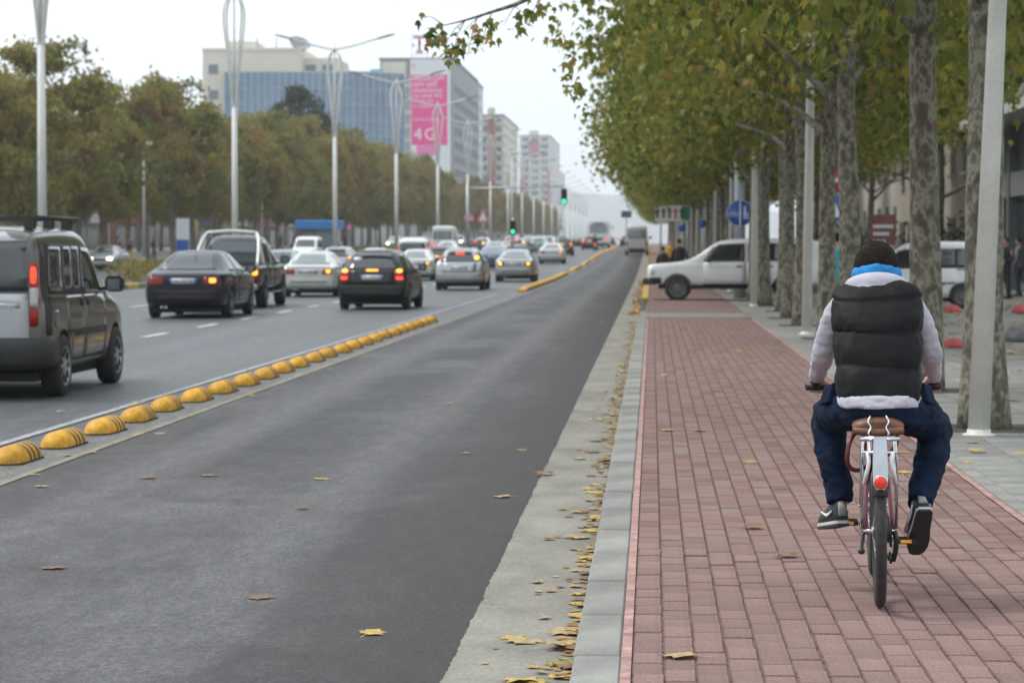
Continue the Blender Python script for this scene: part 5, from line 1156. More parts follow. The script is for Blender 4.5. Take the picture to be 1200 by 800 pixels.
# ---- city bus
def bus(x, d):
    e = empty('bus', (x, d, hz(d)), 0, 'pale city bus seen from behind in the far traffic', 'bus'); W, H, LL = 1.25, 3.05, 11.5
    mb = MB(); rg = []
    for y, s in ((0, .93), (.08, .99), (.3, 1), (LL - .3, 1), (LL, .95)): rg.append([(W * s * a_, y, .35 + (H - .35) * b_) for a_, b_ in ((-.97, 0), (.97, 0), (1, .05), (1, .5), (.97, .93), (.88, 1), (-.88, 1), (-.97, .93), (-1, .5), (-1, .05))])
    mb.loft(rg, True, False); mb.build('body', P_['bright'], e)
    MB().box(-1.0, 1.0, -.012, .02, 1.75, 2.7, .01).build('rear_window', m_glass_l, e); MB().box(-.62, .62, -.02, .02, 2.74, 2.92).build('route_display', m_blk, e)
    for k in range(6): 
        for sd in (-1, 1): MB().box(min(sd * 1.24, sd * 1.262), max(sd * 1.24, sd * 1.262), .6 + k * 1.8, 2.2 + k * 1.8, 1.5, 2.5).build('side_window', m_glass, e)
    for sd in (-1, 1):
        MB().box(sd * .98 - .12, sd * .98 + .12, -.02, .02, .9, 1.15).build('tail_lamp', m_brk if sd > 0 else m_lr, e)
        for y in (3.0, 9.0):
            w = MB(); w.lathe([(.30, -.14), (.48, -.14), (.5, -.1), (.5, .1), (.48, .14), (.30, .14)], 24, axis='x', cap=True); o = w.build('wheel', m_ctyre, e); o.location = (sd * 1.1, y, .5)
    MB().box(-1.2, 1.2, -.06, .05, .38, .62).build('bumper', m_plast, e); MB().box(-.5, .5, -.03, .01, .95, 1.2).build('engine_grille', P_['dgrey'], e); MB().tube([(1.2, 11.0, 2.6), (1.5, 11.2, 2.6), (1.5, 11.2, 2.1)], .05, 8).build('mirror', m_plast, e)
bus(-6.15, 285)

# ================================================================== TREES
m_bark = ramp_mat('plane_bark', [(0.0, (.055, .048, .036)), (.36, (.085, .076, .057)), (.44, (.12, .108, .082)), (.50, (.16, .148, .112)), (.53, (.23, .217, .168)), (.585, (.26, .247, .193)), (.62, (.15, .138, .105)), (.72, (.11, .10, .076)), (1, (.09, .08, .062))], 'noise', 12.0, .85, bump=(26, .8), detail=9, stretch=(1, 1, .6))
m_barkf = M('far_bark', (.19, .17, .14), .9, var=(2, .3))
m_leaf = ramp_mat('plane_leaves', [(0, (.042, .070, .012)), (.25, (.11, .15, .025)), (.58, (.22, .235, .040)), (.82, (.36, .29, .058)), (.93, (.27, .13, .035)), (1, (.12, .055, .025))], 'attr', rough=.5, transl=.38)
m_leaf_l = ramp_mat('avenue_leaves', [(0, (.065, .10, .024)), (.38, (.165, .185, .045)), (.70, (.28, .24, .062)), (.9, (.30, .19, .058)), (1, (.24, .115, .045))], 'attr', rough=.65, transl=.42, scat=.32)
m_leaf_d = ramp_mat('dark_evergreen', [(0, (.018, .030, .014)), (1, (.045, .06, .025))], 'attr', rough=.65, transl=.15)
def leaf_cloud(C, size, rng, var, colval, template='plane', droop=.35):
    N = len(C)
    if template == 'plane':
        T = np.array([(0, -.15, 0), (.30, -.05, .03), (.52, .38, -.04), (.22, .38, .04), (.0, .95, -.06), (-.22, .38, .04), (-.52, .38, -.04), (-.30, -.05, .03)], float); Fc = np.array([(0, 1, 3), (1, 2, 3), (0, 3, 5), (3, 4, 5), (0, 5, 7), (5, 6, 7)])
    else:
        T = np.array([(0, -.5, 0), (.42, 0, .08), (0, .6, -.05), (-.42, 0, .08)], float); Fc = np.array([(0, 1, 2), (0, 2, 3)])
    a = rng.uniform(0, 2 * np.pi, N); tilt = rng.normal(.9, .55, N); roll = rng.normal(0, .6, N)
    ca, sa, ct, st, cr_, sr = np.cos(a), np.sin(a), np.cos(tilt), np.sin(tilt), np.cos(roll), np.sin(roll)
    Z = np.zeros(N); O = np.ones(N)
    Rz = np.array([[ca, -sa, Z], [sa, ca, Z], [Z, Z, O]]).transpose(2, 0, 1); Rx = np.array([[O, Z, Z], [Z, ct, st], [Z, -st, ct]]).transpose(2, 0, 1); Ry = np.array([[cr_, Z, sr], [Z, O, Z], [-sr, Z, cr_]]).transpose(2, 0, 1)
    Rm = Rz @ Rx @ Ry; s = size * rng.uniform(1 - var, 1 + var, N)
    V = C[:, None, :] + np.einsum('nij,kj->nki', Rm, T) * s[:, None, None]
    Fa = (Fc[None] + (np.arange(N) * len(T))[:, None, None]).reshape(-1, 3)
    return V.reshape(-1, 3), Fa, np.repeat(colval, len(T))
def crown_points(rng, n_cl, per, zlo, zhi, Rad, prof, spread, hollow=None, blobs=0):
    pts = []; cv = []
    if blobs:      # crown of separate leafy boughs with gaps between them
        B = []
        while len(B) < blobs:
            z = rng.uniform(zlo + .6, zhi - .5); a = rng.uniform(0, 2 * np.pi); r = Rad * np.interp((z - zlo) / (zhi - zlo), *prof) * (.25 + .75 * rng.uniform(0, 1) ** .5); B.append((r * math.cos(a), r * math.sin(a), z, rng.uniform(.55, 1.25)))
        B = np.array(B)
        which = rng.integers(0, blobs, n_cl); dirs = rng.normal(0, 1, (n_cl, 3)); dirs /= np.linalg.norm(dirs, axis=1)[:, None]; rad = B[which, 3] * rng.uniform(.2, 1, n_cl) ** .45
        P = B[which, :3] + dirs * rad[:, None] * np.array([1, 1, .85]); base = np.clip(rng.uniform(0, 1, blobs)[which] * .7 + rng.uniform(0, .3, n_cl), 0, 1)
        out = P[:, None, :] + rng.normal(0, 1, (n_cl, per, 3)) * spread
        return out.reshape(-1, 3), np.clip(np.repeat(base, per) * .6 + rng.uniform(0, 1, n_cl * per) * .38, 0, .999)
    lump = rng.normal(0, 1, (7, 4))
    while len(pts) < n_cl:
        z = rng.uniform(zlo, zhi); a = rng.uniform(0, 2 * np.pi); t = (z - zlo) / (zhi - zlo)
        rmax = Rad * np.interp(t, *prof) * (1 + .10 * sum(lump[k, 0] * math.cos((k + 1) * a + lump[k, 1] * 3 + z * .5 * lump[k, 2]) for k in range(4)) * .6)
        r = rmax * (rng.uniform(0, 1) ** .42)
        if hollow and z < hollow[0] and r < hollow[1] * (1 - (z - zlo) / (hollow[0] - zlo) * .6): continue
        pts.append((r * math.cos(a), r * math.sin(a), z)); 
    P = np.array(pts); out = P[:, None, :] + rng.normal(0, 1, (n_cl, per, 3)) * np.array([spread, spread, spread * .7]); base = rng.uniform(0, 1, n_cl)
    cv = np.clip(np.repeat(base, per) * .55 + rng.uniform(0, 1, n_cl * per) * .42 + rng.normal(0, .03, n_cl * per), 0, .999)
    return out.reshape(-1, 3), cv
def trunk_mesh(rng, h, r0, r1, n_limb, zl, Rad, zhi, bend=.12, forks=4, n=14, flare=1.35, lean=(0, 0)):
    mb = MB(); pts = []; rad = []
    for i in range(9):
        t = i / 8; pts.append((lean[0] * h * t + bend * math.sin(t * 4 + rng.uniform(-.4, .4)) * t, lean[1] * h * t + bend * math.cos(t * 3.3) * t * .6, h * t)); rad.append((r0 * (1 - t) + r1 * t) * (1 + (flare - 1) * math.exp(-t * 22)) * rng.uniform(.96, 1.04))
    mb.tube(pts, rad, n, sub=3)
    for k in range(n_limb):
        t = rng.uniform(zl / h, .98); b = Vector(pts[int(t * 8)]).lerp(Vector(pts[min(8, int(t * 8) + 1)]), t * 8 - int(t * 8)); a = 2 * math.pi * (k + rng.uniform(-.25, .25)) / n_limb; ln = Rad * rng.uniform(.55, .9); up = rng.uniform(.35, .9)
        p1 = b + Vector((math.cos(a), math.sin(a), up)) * ln * .35; p2 = b + Vector((math.cos(a + .2), math.sin(a + .2), up * .85)) * ln * .7; p3 = b + Vector((math.cos(a + .1), math.sin(a + .1), up * .7)) * ln
        rr = r1 * rng.uniform(.55, .9); mb.tube([b, p1, p2, p3], [rr, rr * .75, rr * .5, rr * .2], 8, sub=3)
        for q in range(forks):
            s = p1.lerp(p3, rng.uniform(.1, .9)); d = Vector((rng.normal(), rng.normal(), rng.uniform(-.3, .9))).normalized() * rng.uniform(.7, 1.7)
            mb.tube([s, s + d * .5 + Vector((0, 0, .05)), s + d], [rr * .32, rr * .2, rr * .06], 5)
    return mb.mesh('trunk')
PROF = ([0, .08, .2, .45, .75, 1], [.55, .88, 1.0, .95, .62, .15])
near_tr = []
for k in range(4):
    rng = np.random.default_rng(40 + k)
    tm_ = trunk_mesh(rng, 7.5, .138 + .012 * k, .085, 10, 3.0, 4.2, 11, .22, 6, 18, lean=((-.012, .01, .02, -.02)[k], 0)); tm_.materials.append(m_bark)
    P, cv = crown_points(rng, 690, 24, 3.35, 11.5, 4.15, PROF, .30, hollow=(5.4, 2.6)); V, Fc, A = leaf_cloud(P, .15, rng, .3, cv)
    cm_ = np_mesh('crown', V, Fc, A); cm_.materials.append(m_leaf); near_tr.append((tm_, cm_))
tree_d = [20.4, 25.7, 35.2, 40.0, 46.5, 51.2, 56.4, 61.5] + [67 + 5.6 * i for i in range(34)] + [258 + 8 * i for i in range(20)]
tree_x = {20.4: 2.72, 25.7: 2.80, 30.6: 3.34, 35.2: 2.80, 40.0: 2.83, 46.5: 2.80, 51.2: 2.82, 56.4: 3.0, 61.5: 2.78}
leans = {0: (-.022, 1.0), 1: (0, 0), 2: (-.03, 0), 3: (-.05, 0), 4: (.01, 0), 5: (-.02, 0), 7: (-.05, 0)}
m_soil = M('dark_soil', (.075, .058, .042), .95, var=(12, .4), bump=(25, .8, .02))
first_tree = None
for i, d in enumerate(tree_d):
    tm_, cm_ = near_tr[(i * 3 + i // 4) % 4]; x = tree_x.get(d, 2.8 + random.gauss(0, .08))
    e = empty('plane_tree', (x, d, PATH_Z + hz(d) - .02), 0, f'plane tree with patchy bark beside the brick path, {ordn(i)} from the camera', 'tree', 'plane trees in the row beside the path')
    s = random.uniform(.95, 1.05) * (.82 if i < 3 else .93 if i < 7 else 1.0)
    t = link('trunk', tm_, e); t.rotation_euler = (0, leans.get(i, (random.gauss(0, .02), 0))[0], random.uniform(0, 6.28) if i > 0 else 0); t.scale = (1.22, 1.22, 1) if i == 0 else (1, 1, 1); c = link('crown', cm_, e); c.rotation_euler = (0, 0, i * 2.39); c.scale = (s, s, random.uniform(.97, 1.05)); c.location = (-.2 if i > 7 else .1, 0, .1)
    if i == 0: first_tree = e
    if i < 16:
        a0 = x - .42; MB().box(a0, a0 + .84, d - .45, d + .45, PATH_Z - .004, PATH_Z + .004).build('tree_pit', m_soil, walk)
# overhanging branch at the top of the picture, from the first tree
rng = np.random.default_rng(5); base = Vector(first_tree.location)
bpt = [(700, -70), (650, -22), (612, 2), (577, 14), (545, 24), (520, 30)]
brp = [D(x, y, 21.5 + .35 * i) - base for i, (x, y) in enumerate(bpt)]
mb = MB(); mb.tube([Vector((0, 0, 5.0)), Vector((-1.2, .4, 5.1))] + brp, [.07, .06, .045, .03, .02, .014, .009, .004], 8, sub=3)
twigs = [(612, 2, 590, 30), (577, 14, 565, 50), (577, 14, 540, 40), (545, 24, 520, 55), (545, 24, 530, 62), (520, 30, 492, 20), (520, 30, 500, 45), (560, 18, 548, 66), (590, 8, 612, 14), (640, -10, 622, 20)]
LP = []
for x0, y0, x1, y1 in twigs:
    dd = 21.5 + (700 - x0) / 100; a_ = D(x0, y0, dd) - base; b_ = D(x1, y1, dd) - base; mb.tube([a_, a_.lerp(b_, .5) + Vector((0, 0, .04)), b_], [.006, .004, .002], 5)
    nl = 5 if x1 < 560 else 5
    for q in range(nl): LP.append(tuple(a_.lerp(b_, rng.uniform(.35, 1.05)) + Vector((rng.normal() * .06, rng.normal() * .1, rng.normal() * .05 - .02))))
for x, y, n_ in [(560, 42, 7), (545, 48, 7), (516, 45, 8), (506, 50, 9), (530, 62, 8), (575, 42, 6), (575, 28, 5), (538, 58, 7), (528, 70, 3), (610, 30, 6), (620, 18, 8), (606, 36, 4), (632, 10, 10), (500, 40, 5)]:
    for q in range(n_): LP.append(tuple(D(x + rng.normal() * 5, y + rng.normal() * 4, 23 + rng.normal() * .2) - base))
for x, y, n_ in [(648, 45, 12), (655, 40, 10), (660, 55, 8), (668, 75, 12), (672, 95, 10), (665, 85, 6), (680, 110, 12), (690, 130, 10)]:
    for q in range(n_): LP.append(tuple(D(x + rng.normal() * 8, y + rng.normal() * 6, 26 + rng.normal() * .8) - base))
mb.build('overhanging_branch', m_bark, first_tree)
V, Fc, A = leaf_cloud(np.array(LP), .085, rng, .3, rng.uniform(.05, .95, len(LP))); link('branch_leaves', np_mesh('branch_leaves', V, Fc, A), first_tree, m_leaf)
# second row deeper in the square
back_x = [(10.5, 92), (9.4, 108), (8.2, 124), (9.6, 140), (8.8, 156), (9.2, 175), (8.6, 195)]
for i, (x, d) in enumerate(back_x):
    tm_, cm_ = near_tr[(i + 1) % 4]; e = empty('square_tree', (x, d, PATH_Z + hz(d) - .02), 0, f'plane tree set back on the square near the buildings, {ordn(i)} from the camera', 'tree', 'trees on the square')
    t = link('trunk', tm_, e); t.rotation_euler = (0, 0, i); c = link('crown', cm_, e); c.rotation_euler = (0, 0, i * 1.7); c.scale = (.92, .92, 1.1); c.location = (0, 0, .9)

# --- trees of the far sidewalk on the left
far_tr = []
PF = ([0, .12, .35, .65, .88, 1], [.40, .82, 1.0, .86, .50, .10])
for k in range(4):
    rng = np.random.default_rng(80 + k); tm_ = trunk_mesh(rng, 6.5, .20, .13, 6, 3.4, 4.2, 12, .25, 2, 8); tm_.materials.append(m_barkf)
    P, cv = crown_points(rng, 620, 17, 3.2, 12.6, 4.3, PF, .26, blobs=58); V, Fc, A = leaf_cloud(P, .27, rng, .35, cv, 'simple'); cm_ = np_mesh('crown', V, Fc, A); cm_.materials.append(m_leaf_l); far_tr.append((tm_, cm_))
i = 0; d = 132.0
while d < 900:
    for rowx, off in ((-37.0, 0), (-46.5, 3.4)):
        if rowx < -40 and d > 420: continue
        dd = d + off + random.uniform(-.8, .8); e = empty('avenue_tree', (rowx + random.gauss(0, .5), dd, .12 + hz(dd)), 0, f'olive tree of the {"front" if rowx > -40 else "back"} row across the avenue, {ordn(i)} from the left', 'tree', 'trees across the avenue')
        tm_, cm_ = far_tr[random.randrange(4)]; s = random.uniform(.80, 1.12)
        if 405 < dd < 440 : s *= .8
        t = link('trunk', tm_, e); t.rotation_euler.z = random.uniform(0, 6.28); c = link('crown', cm_, e); c.rotation_euler.z = random.uniform(0, 6.28); c.scale = (s, s, s * random.uniform(.94, 1.06))
    i += 1; d += 8.8 if d < 420 else 11.0
rng = np.random.default_rng(99); P, cv = crown_points(rng, 420, 14, 3, 19.5, 5.5, PF, .5); V, Fc, A = leaf_cloud(P, .45, rng, .3, cv, 'simple'); dm = np_mesh('crown', V, Fc, A); dm.materials.append(m_leaf_d); dt_ = trunk_mesh(rng, 9, .3, .15, 5, 4, 4, 18, .2, 2, 8); dt_.materials.append(m_barkf)
for x, d, s, lab in [(-38.0, 300, .98, 'tall dark evergreen rising above the tree row before the glass building'), (-37.5, 318, .86, 'second dark evergreen just behind the tallest one')]:
    e = empty('evergreen_tree', (x - 5, d, .1 + hz(d)), 0, lab, 'tree'); link('trunk', dt_, e); c = link('crown', dm, e); c.scale = (s,) * 3; c.rotation_euler.z = d
# --- hedge on the median
for j in range(9):
    y0 = 92 + j * 13; rng = np.random.default_rng(200 + j); P = np.stack([rng.uniform(-.55, .55, 1500), rng.uniform(0, 11.4, 1500), rng.uniform(.05, .85, 1500)], 1); V, Fc, A = leaf_cloud(P, .11, rng, .3, rng.uniform(0, 1, 1500), 'simple'); e = empty('median_hedge', (-20.1, y0, .16 + hz(y0)), 0, f'low brownish clipped hedge on the median, {ordn(j)} piece from the van', 'hedge', 'hedge pieces on the median')
    link('foliage', np_mesh('foliage', V, Fc, A), e, m_leaf_l); st_ = MB()
    for q in range(12): st_.tube([(random.uniform(-.3, .3), .5 + q * .9, 0), (random.uniform(-.4, .4), .5 + q * .9, .7)], .02, 5)
    st_.build('stems', m_barkf, e)

# ================================================================== MEDIAN LAMPS, BUILDINGS, PEOPLE, SIGNALS
m_lp = M('lamp_white_paint', (0.60, 0.60, 0.57), 0.5, var=(1.5, .08))
LX = -20.05
lr = empty('median_lamp', (LX, 80.6, .16)); lm = MB(); lm.tube([(0, 0, 0), (0, 0, 8.0)], [.16, .125], 16); lm.build('pole', m_lp, lr)
for k in range(4):
    a_ = math.pi / 4 + k * math.pi / 2; q = lambda r, z: (r * math.cos(a_), r * math.sin(a_), z)
    MB().tube([q(.06, 7.6), q(.10, 8.2), q(.24, 9.4), q(.46, 11.0), q(.60, 12.0), q(.58, 12.7), q(.36, 13.2), q(.05, 13.5)], .052, 8, sub=4).build('strand', m_lp, lr)
MB().tube([(0, 0, 8.0), (0, 0, 13.6)], [.07, .05], 8).build('mast', m_lp, lr)
MB().lathe([(.16, 0), (.18, .05), (.16, .12), (.05, .2), (.02, .55)], 16, (0, 0, 13.45), cap=True).build('finial', m_lp, lr)
for s in (-1, 1):
    ar = MB().tube([(0, 0, 13.5), (s * 1.2, 0, 13.75), (s * 2.6, 0, 14.15), (s * 3.0, 0, 14.25)], .06, 8, sub=3).build('arm', m_lp, lr)
    hd_ = MB(); hd_.loft([[(s * 2.7, -.1, 14.12), (s * 2.7, .1, 14.12), (s * 2.7, .1, 14.22), (s * 2.7, -.1, 14.22)], [(s * 3.3, -.16, 14.28), (s * 3.3, .16, 14.28), (s * 3.3, .14, 14.4), (s * 3.3, -.14, 14.4)], [(s * 3.8, -.1, 14.42), (s * 3.8, .1, 14.42), (s * 3.8, .08, 14.5), (s * 3.8, -.08, 14.5)]]); hd_.build('lamp_head', m_hubd, ar)
MB().lathe([(.28, 0), (.28, .04), (.18, .06), (.17, .5)], 16, cap=True).build('base', m_lp, lr)
bpy.context.view_layer.update()
KM[lr] = list(lr.children)
for o in lr.children: KM[o] = list(o.children)
for i in range(19):
    d = 80.6 + i * 37.75; o = lr if i == 0 else copy_tree(lr, None, KM)
    o.location = (LX, d, .16 + hz(d)); tag(o, f'tall white street lamp with tulip-shaped strands on the median, {ordn(i)} from the left photo edge', 'street lamp', 'tulip lamps on the median')
# small lamp columns on the far sidewalk
def small_lamp(x, d, h, lab):
    e = empty('street_lamp', (x, d, .12 + hz(d)), 0, lab, 'street lamp'); MB().tube([(0, 0, 0), (0, 0, h)], [.11, .07], 12).build('pole', m_lp, e); hb_ = MB(); hb_.box(-.12, .55, -.14, .14, h - .05, h + .16, .03); hb_.build('lamp_head', m_lp, e); MB().lathe([(.2, 0), (.2, .05), (.12, .07), (.11, .3)], 12, cap=True).build('base', m_lp, e)
for x, y, h, lab in [(168, 175, 7.9, 'white lamp column with flat box head left of the second tulip lamp'), (307, 222, 6.5, 'short white lamp column under the trees right of the second tulip lamp'), (51, 205, 6.8, 'slim white lamp column right beside the first tulip lamp'), (600, 190, 8, 'slim white column among the far tulip lamps')]:
    dd = (h - 1.5) * F / (287 - y); small_lamp(D(x, y, dd).x, dd, h, lab)

# ------------------------------------------------------------------ buildings on the left
m_cream = M('cream_render', (.64, .60, .52), .85, var=(.3, .06)); m_gl = M('blue_curtain_glass', (.10, .19, .30), .12, spec=.5, ior=1.6, var=(.25, .2)); m_win = M('window_glass', (.10, .14, .18), .08, ior=1.6); m_frame = M('pale_frame', (.50, .52, .53), .5); m_gconc = M('grey_facade', (.30, .31, .32), .8, var=(.2, .08)); m_wpan = M('white_banner', (.70, .71, .74), .6); m_mag = M('magenta_banner', (.78, .012, .25), .6); m_mag2 = M('magenta_light_banner', (.75, .18, .42), .6); m_roofg = M('roof_grey', (.22, .22, .22), .9)
class Bld:
    def __init__(s, name, x, d, rz, label, z=None): s.e = empty(name, (x, d, hz(d) - .3 if z is None else z), rz, label, 'building')
    def box(s, n, m, *a): return MB().box(*a).build(n, m, s.e)
    def window(s, x0, x1, z0, z1, y=0.0, face='front', depth=.05, glass=None, sill=True):
        if face == 'front': w = MB().box(x0, x1, y - .06, y - .02, z0, z1).build('window', glass or m_win, s.e); f = MB(); f.box(x0 - .08, x0, y - .10, y - .01, z0 - .08, z1 + .08).box(x1, x1 + .08, y - .10, y - .01, z0 - .08, z1 + .08).box(x0, x1, y - .10, y - .01, z1, z1 + .08).box(x0, x1, y - .12, y - .01, z0 - .1, z0)
        else: w = MB().box(y + .02, y + .06, x0, x1, z0, z1).build('window', glass or m_win, s.e); f = MB(); f.box(y + .01, y + .10, x0 - .08, x0, z0 - .08, z1 + .08).box(y + .01, y + .10, x1, x1 + .08, z0 - .08, z1 + .08).box(y + .01, y + .10, x0, x1, z1, z1 + .08).box(y + .01, y + .12, x0, x1, z0 - .1, z0)
        f.build('frame', m_frame, w)
# cream block with blue curtain wall
dC = 480.0
def bx_(x): return (x - VPX) / F * dC
def bz_(y): return CAM_Z + (VPY - y) / F * dC + .3 - hz(dC)
X0 = bx_(235); cb = Bld('office_building', X0, dC, 0, 'cream office block with a long curved blue glass front on the left')
top = bz_(56); W1 = bx_(410) - X0
cb.box('wall', m_cream, 0, bx_(352) - X0, 0, 26, 0, bz_(72)); cb.box('wall', m_cream, 0, bx_(352) - X0, .25, 22, bz_(72) + .002, top); cb.box('wall', m_cream, bx_(352) - X0 + .01, bx_(392) - X0, 4, 22, bz_(84), bz_(66))
cb.box('parapet', m_cream, -.15, bx_(352) - X0 + .2, .1, .248, top - .5, top + .05); cb.box('penthouse', m_cream, bx_(262) - X0, bx_(297) - X0, 2, 12, top + .002, bz_(47))
cb.box('penthouse', m_cream, 14.4, 21.5, 1.2, 9, top - 1.595, top - .3) if False else None
for wx in (242.5,): 
    for wy in (75, 105): cb.window(bx_(wx) - X0, bx_(wx + 11) - X0, bz_(wy + 11), bz_(wy), 0)
for wx in (293, 304, 318, 335): cb.window(bx_(wx) - X0, bx_(wx + (6 if wx < 310 else 8)) - X0, bz_(84), bz_(74), .25)
for wx in (354, 374): cb.window(bx_(wx) - X0, bx_(wx + 12) - X0, bz_(82), bz_(74), 4)
ds_ = MB(); ds_.lathe([(.05, 0), (.9, .28), (1.25, .7)], 16, (0, 0, 0)); o = ds_.build('satellite_dish', m_gconc, cb.e); o.scale = (1.8,) * 3; o.location = (bx_(345) - X0, 4, top + .3); o.rotation_euler = (R(30), R(25), 0); MB().tube([(bx_(345) - X0, 4, top - .2), (bx_(345) - X0, 4, top + .6)], .08, 8).build('dish_mast', m_gconc, cb.e)
for px_ in (320, 297): MB().tube([(bx_(px_) - X0, 3, top), (bx_(px_) - X0, 3, top + 2.2)], .1, 6).build('antenna', m_roofg, cb.e)
# curtain wall in panes: flat, then bending back
gx0 = bx_(263) - X0; gz1 = bz_(85); gz0 = bz_(196); panes = 27; p = Vector((gx0, -2.0)); ang = 0.0; pw_ = 1.32; k = 0
mull = MB()
for i in range(panes):
    ang = R(4) if i < 14 else min(R(72), R(4) + (i - 14) * R(2.6)); q = p + Vector((math.cos(ang), math.sin(ang))) * pw_
    zt = gz1
    for zz in range(6):
        a0 = gz0 + (zt - gz0) * zz / 6 + .04; a1 = gz0 + (zt - gz0) * (zz + 1) / 6 - .04; t_ = (q - p).normalized(); n_ = Vector((t_.y, -t_.x)); u, v = p + t_ * .05, q - t_ * .05
        MB().add([(u.x, u.y, a0), (v.x, v.y, a0), (v.x, v.y, a1), (u.x, u.y, a1), (u.x - n_.x * .1, u.y - n_.y * .1, a0), (v.x - n_.x * .1, v.y - n_.y * .1, a0), (v.x - n_.x * .1, v.y - n_.y * .1, a1), (u.x - n_.x * .1, u.y - n_.y * .1, a1)], [(0, 1, 2, 3), (0, 3, 7, 4), (1, 5, 6, 2), (3, 2, 6, 7)]).build('pane', m_gl, cb.e)
    mull.box(p.x - .06, p.x + .06, p.y - .09, p.y + .06, 0, zt + .25)
    mull.obox(((p.x + q.x) / 2, (p.y + q.y) / 2 + .08, (zt + 0) / 2), ((q.x - p.x) / 2, (q.y - p.y) / 2, 0), (0, .02, 0), (0, 0, zt / 2)); mull.obox(((p.x + q.x) / 2, (p.y + q.y) / 2, zt + .15), ((q.x - p.x) / 2, (q.y - p.y) / 2, 0), (0, .12, 0), (0, 0, .12))
    p = q
mull.build('mullions', m_frame, cb.e); cb.box('wall', m_gconc, gx0, gx0 + .1, -1.98, -.01, 0, gz1 + .2)
cb.box('terrace_roof', m_wpan, bx_(405) - X0, bx_(433) - X0, 3, 9, bz_(92), bz_(82)); cb.box('terrace_glass', m_win, bx_(407) - X0, bx_(432) - X0, 2.9, 2.99, bz_(97), bz_(92)); cb.box('blue_sign', M('light_blue_sign', (.15, .42, .65), .6), bx_(432) - X0, bx_(447) - X0, 2.8, 3.4, bz_(98), bz_(80))
# billboard tower
m_tw = M('tower_window', (.05, .065, .08), .5, ior=1.3, spec=.2)
dT = 620.0
def tx(x): return (x - VPX) / F * dT
def tz(y): return CAM_Z + (VPY - y) / F * dT + .3 - hz(dT)
X0 = tx(445); tb = Bld('office_tower', X0, dT, 0, 'grey office tower carrying a tall magenta and white advertising banner'); Wt = tx(531) - X0; Ht = tz(68); Dp = 88.0
tb.box('wall', m_gconc, 0, Wt, 0, Dp, 0, Ht - .5); tb.box('parapet', m_roofg, -.3, Wt + .3, -.3, Dp + .3, Ht - .498, Ht)
for k in range(12): tb.box('floor_band', M('pale_band', (.48, .48, .47), .8), -.15, tx(481) - X0, -.35, -.001, 2 + k * 3.4, 3.0 + k * 3.4)
tb.box('panel', m_cream, 0.5, tx(476) - X0, -.6, -.36, tz(92), tz(73))
tb.box('banner', m_wpan, tx(481) - X0, tx(528) - X0, -.5, -.01, tz(215), tz(70))
bnr = tb.box('banner_field', m_mag, tx(482) - X0, tx(524.5) - X0, -.56, -.51, tz(170), tz(88)); tb.box('banner_field', m_mag2, tx(488) - X0, tx(516) - X0, -.555, -.505, tz(182), tz(170.2))
def btext(t, x, y, size, mat): text_mesh(t, size, mat, bnr, (tx(x) - X0, -.60, tz(y)), (math.pi / 2, 0, 0), depth=.02, align='LEFT')
for t, y, s in (('TELEKOM', 92.5, 2.5), ('tani sjell', 99, 2.6), ('shpejtesine', 106, 2.3), ('ne nivel 4G', 112.5, 2.2), ('provoje tani', 118.5, 1.8), ('ne dyqanet', 124.5, 1.9)): btext(t, 484, y, s * (.72 if y < 115 else .58), m_wht)
btext('telekom.com.al', 484, 140, 1.0, m_wht); btext('4', 485, 158, 4.2, m_wht); btext('G', 497, 158, 4.2, m_wht); text_mesh('T', 1.6, m_mag, bnr, (tx(485) - X0, -.60, tz(79)), (math.pi / 2, 0, 0), depth=.02)
for k in range(11):
    for j in range(9): tb.window(3 + j * 9.6, 10.6 + j * 9.6, 3.2 + k * 3.5, 5.4 + k * 3.5, Wt, 'side', glass=m_tw)
# roof sign: T with two dots each side
sg = empty('roof_sign', ((tx(490)), dT + 3, hz(dT) - .3 + Ht), 0, 'magenta letter sign on a frame above the banner tower', 'roof sign')
m_sg = M('faded_magenta', (.45, .18, .30), .6)
for nm, b_ in (('letter', (-1.5, 1.5, 0, .3, 5.0, 5.7)), ('letter', (-.35, .35, 0, .3, 2.0, 4.995)), ('letter', (-.9, .9, 0, .3, 1.3, 1.995)), ('dot', (-1.7, -1.1, 0, .3, 3.0, 3.6)), ('dot', (1.1, 1.7, 0, .3, 3.0, 3.6))): MB().box(*b_).build(nm, m_sg, sg)
fr_ = MB()
for x in (-1.9, 1.9): fr_.box(x - .06, x + .06, .4, .5, 0, 6.0)
fr_.box(-1.84, 1.84, .4, .5, 1.0, 1.1).box(-1.84, 1.84, .4, .5, 5.9, 6.0); fr_.build('sign_frame', m_roofg, sg)
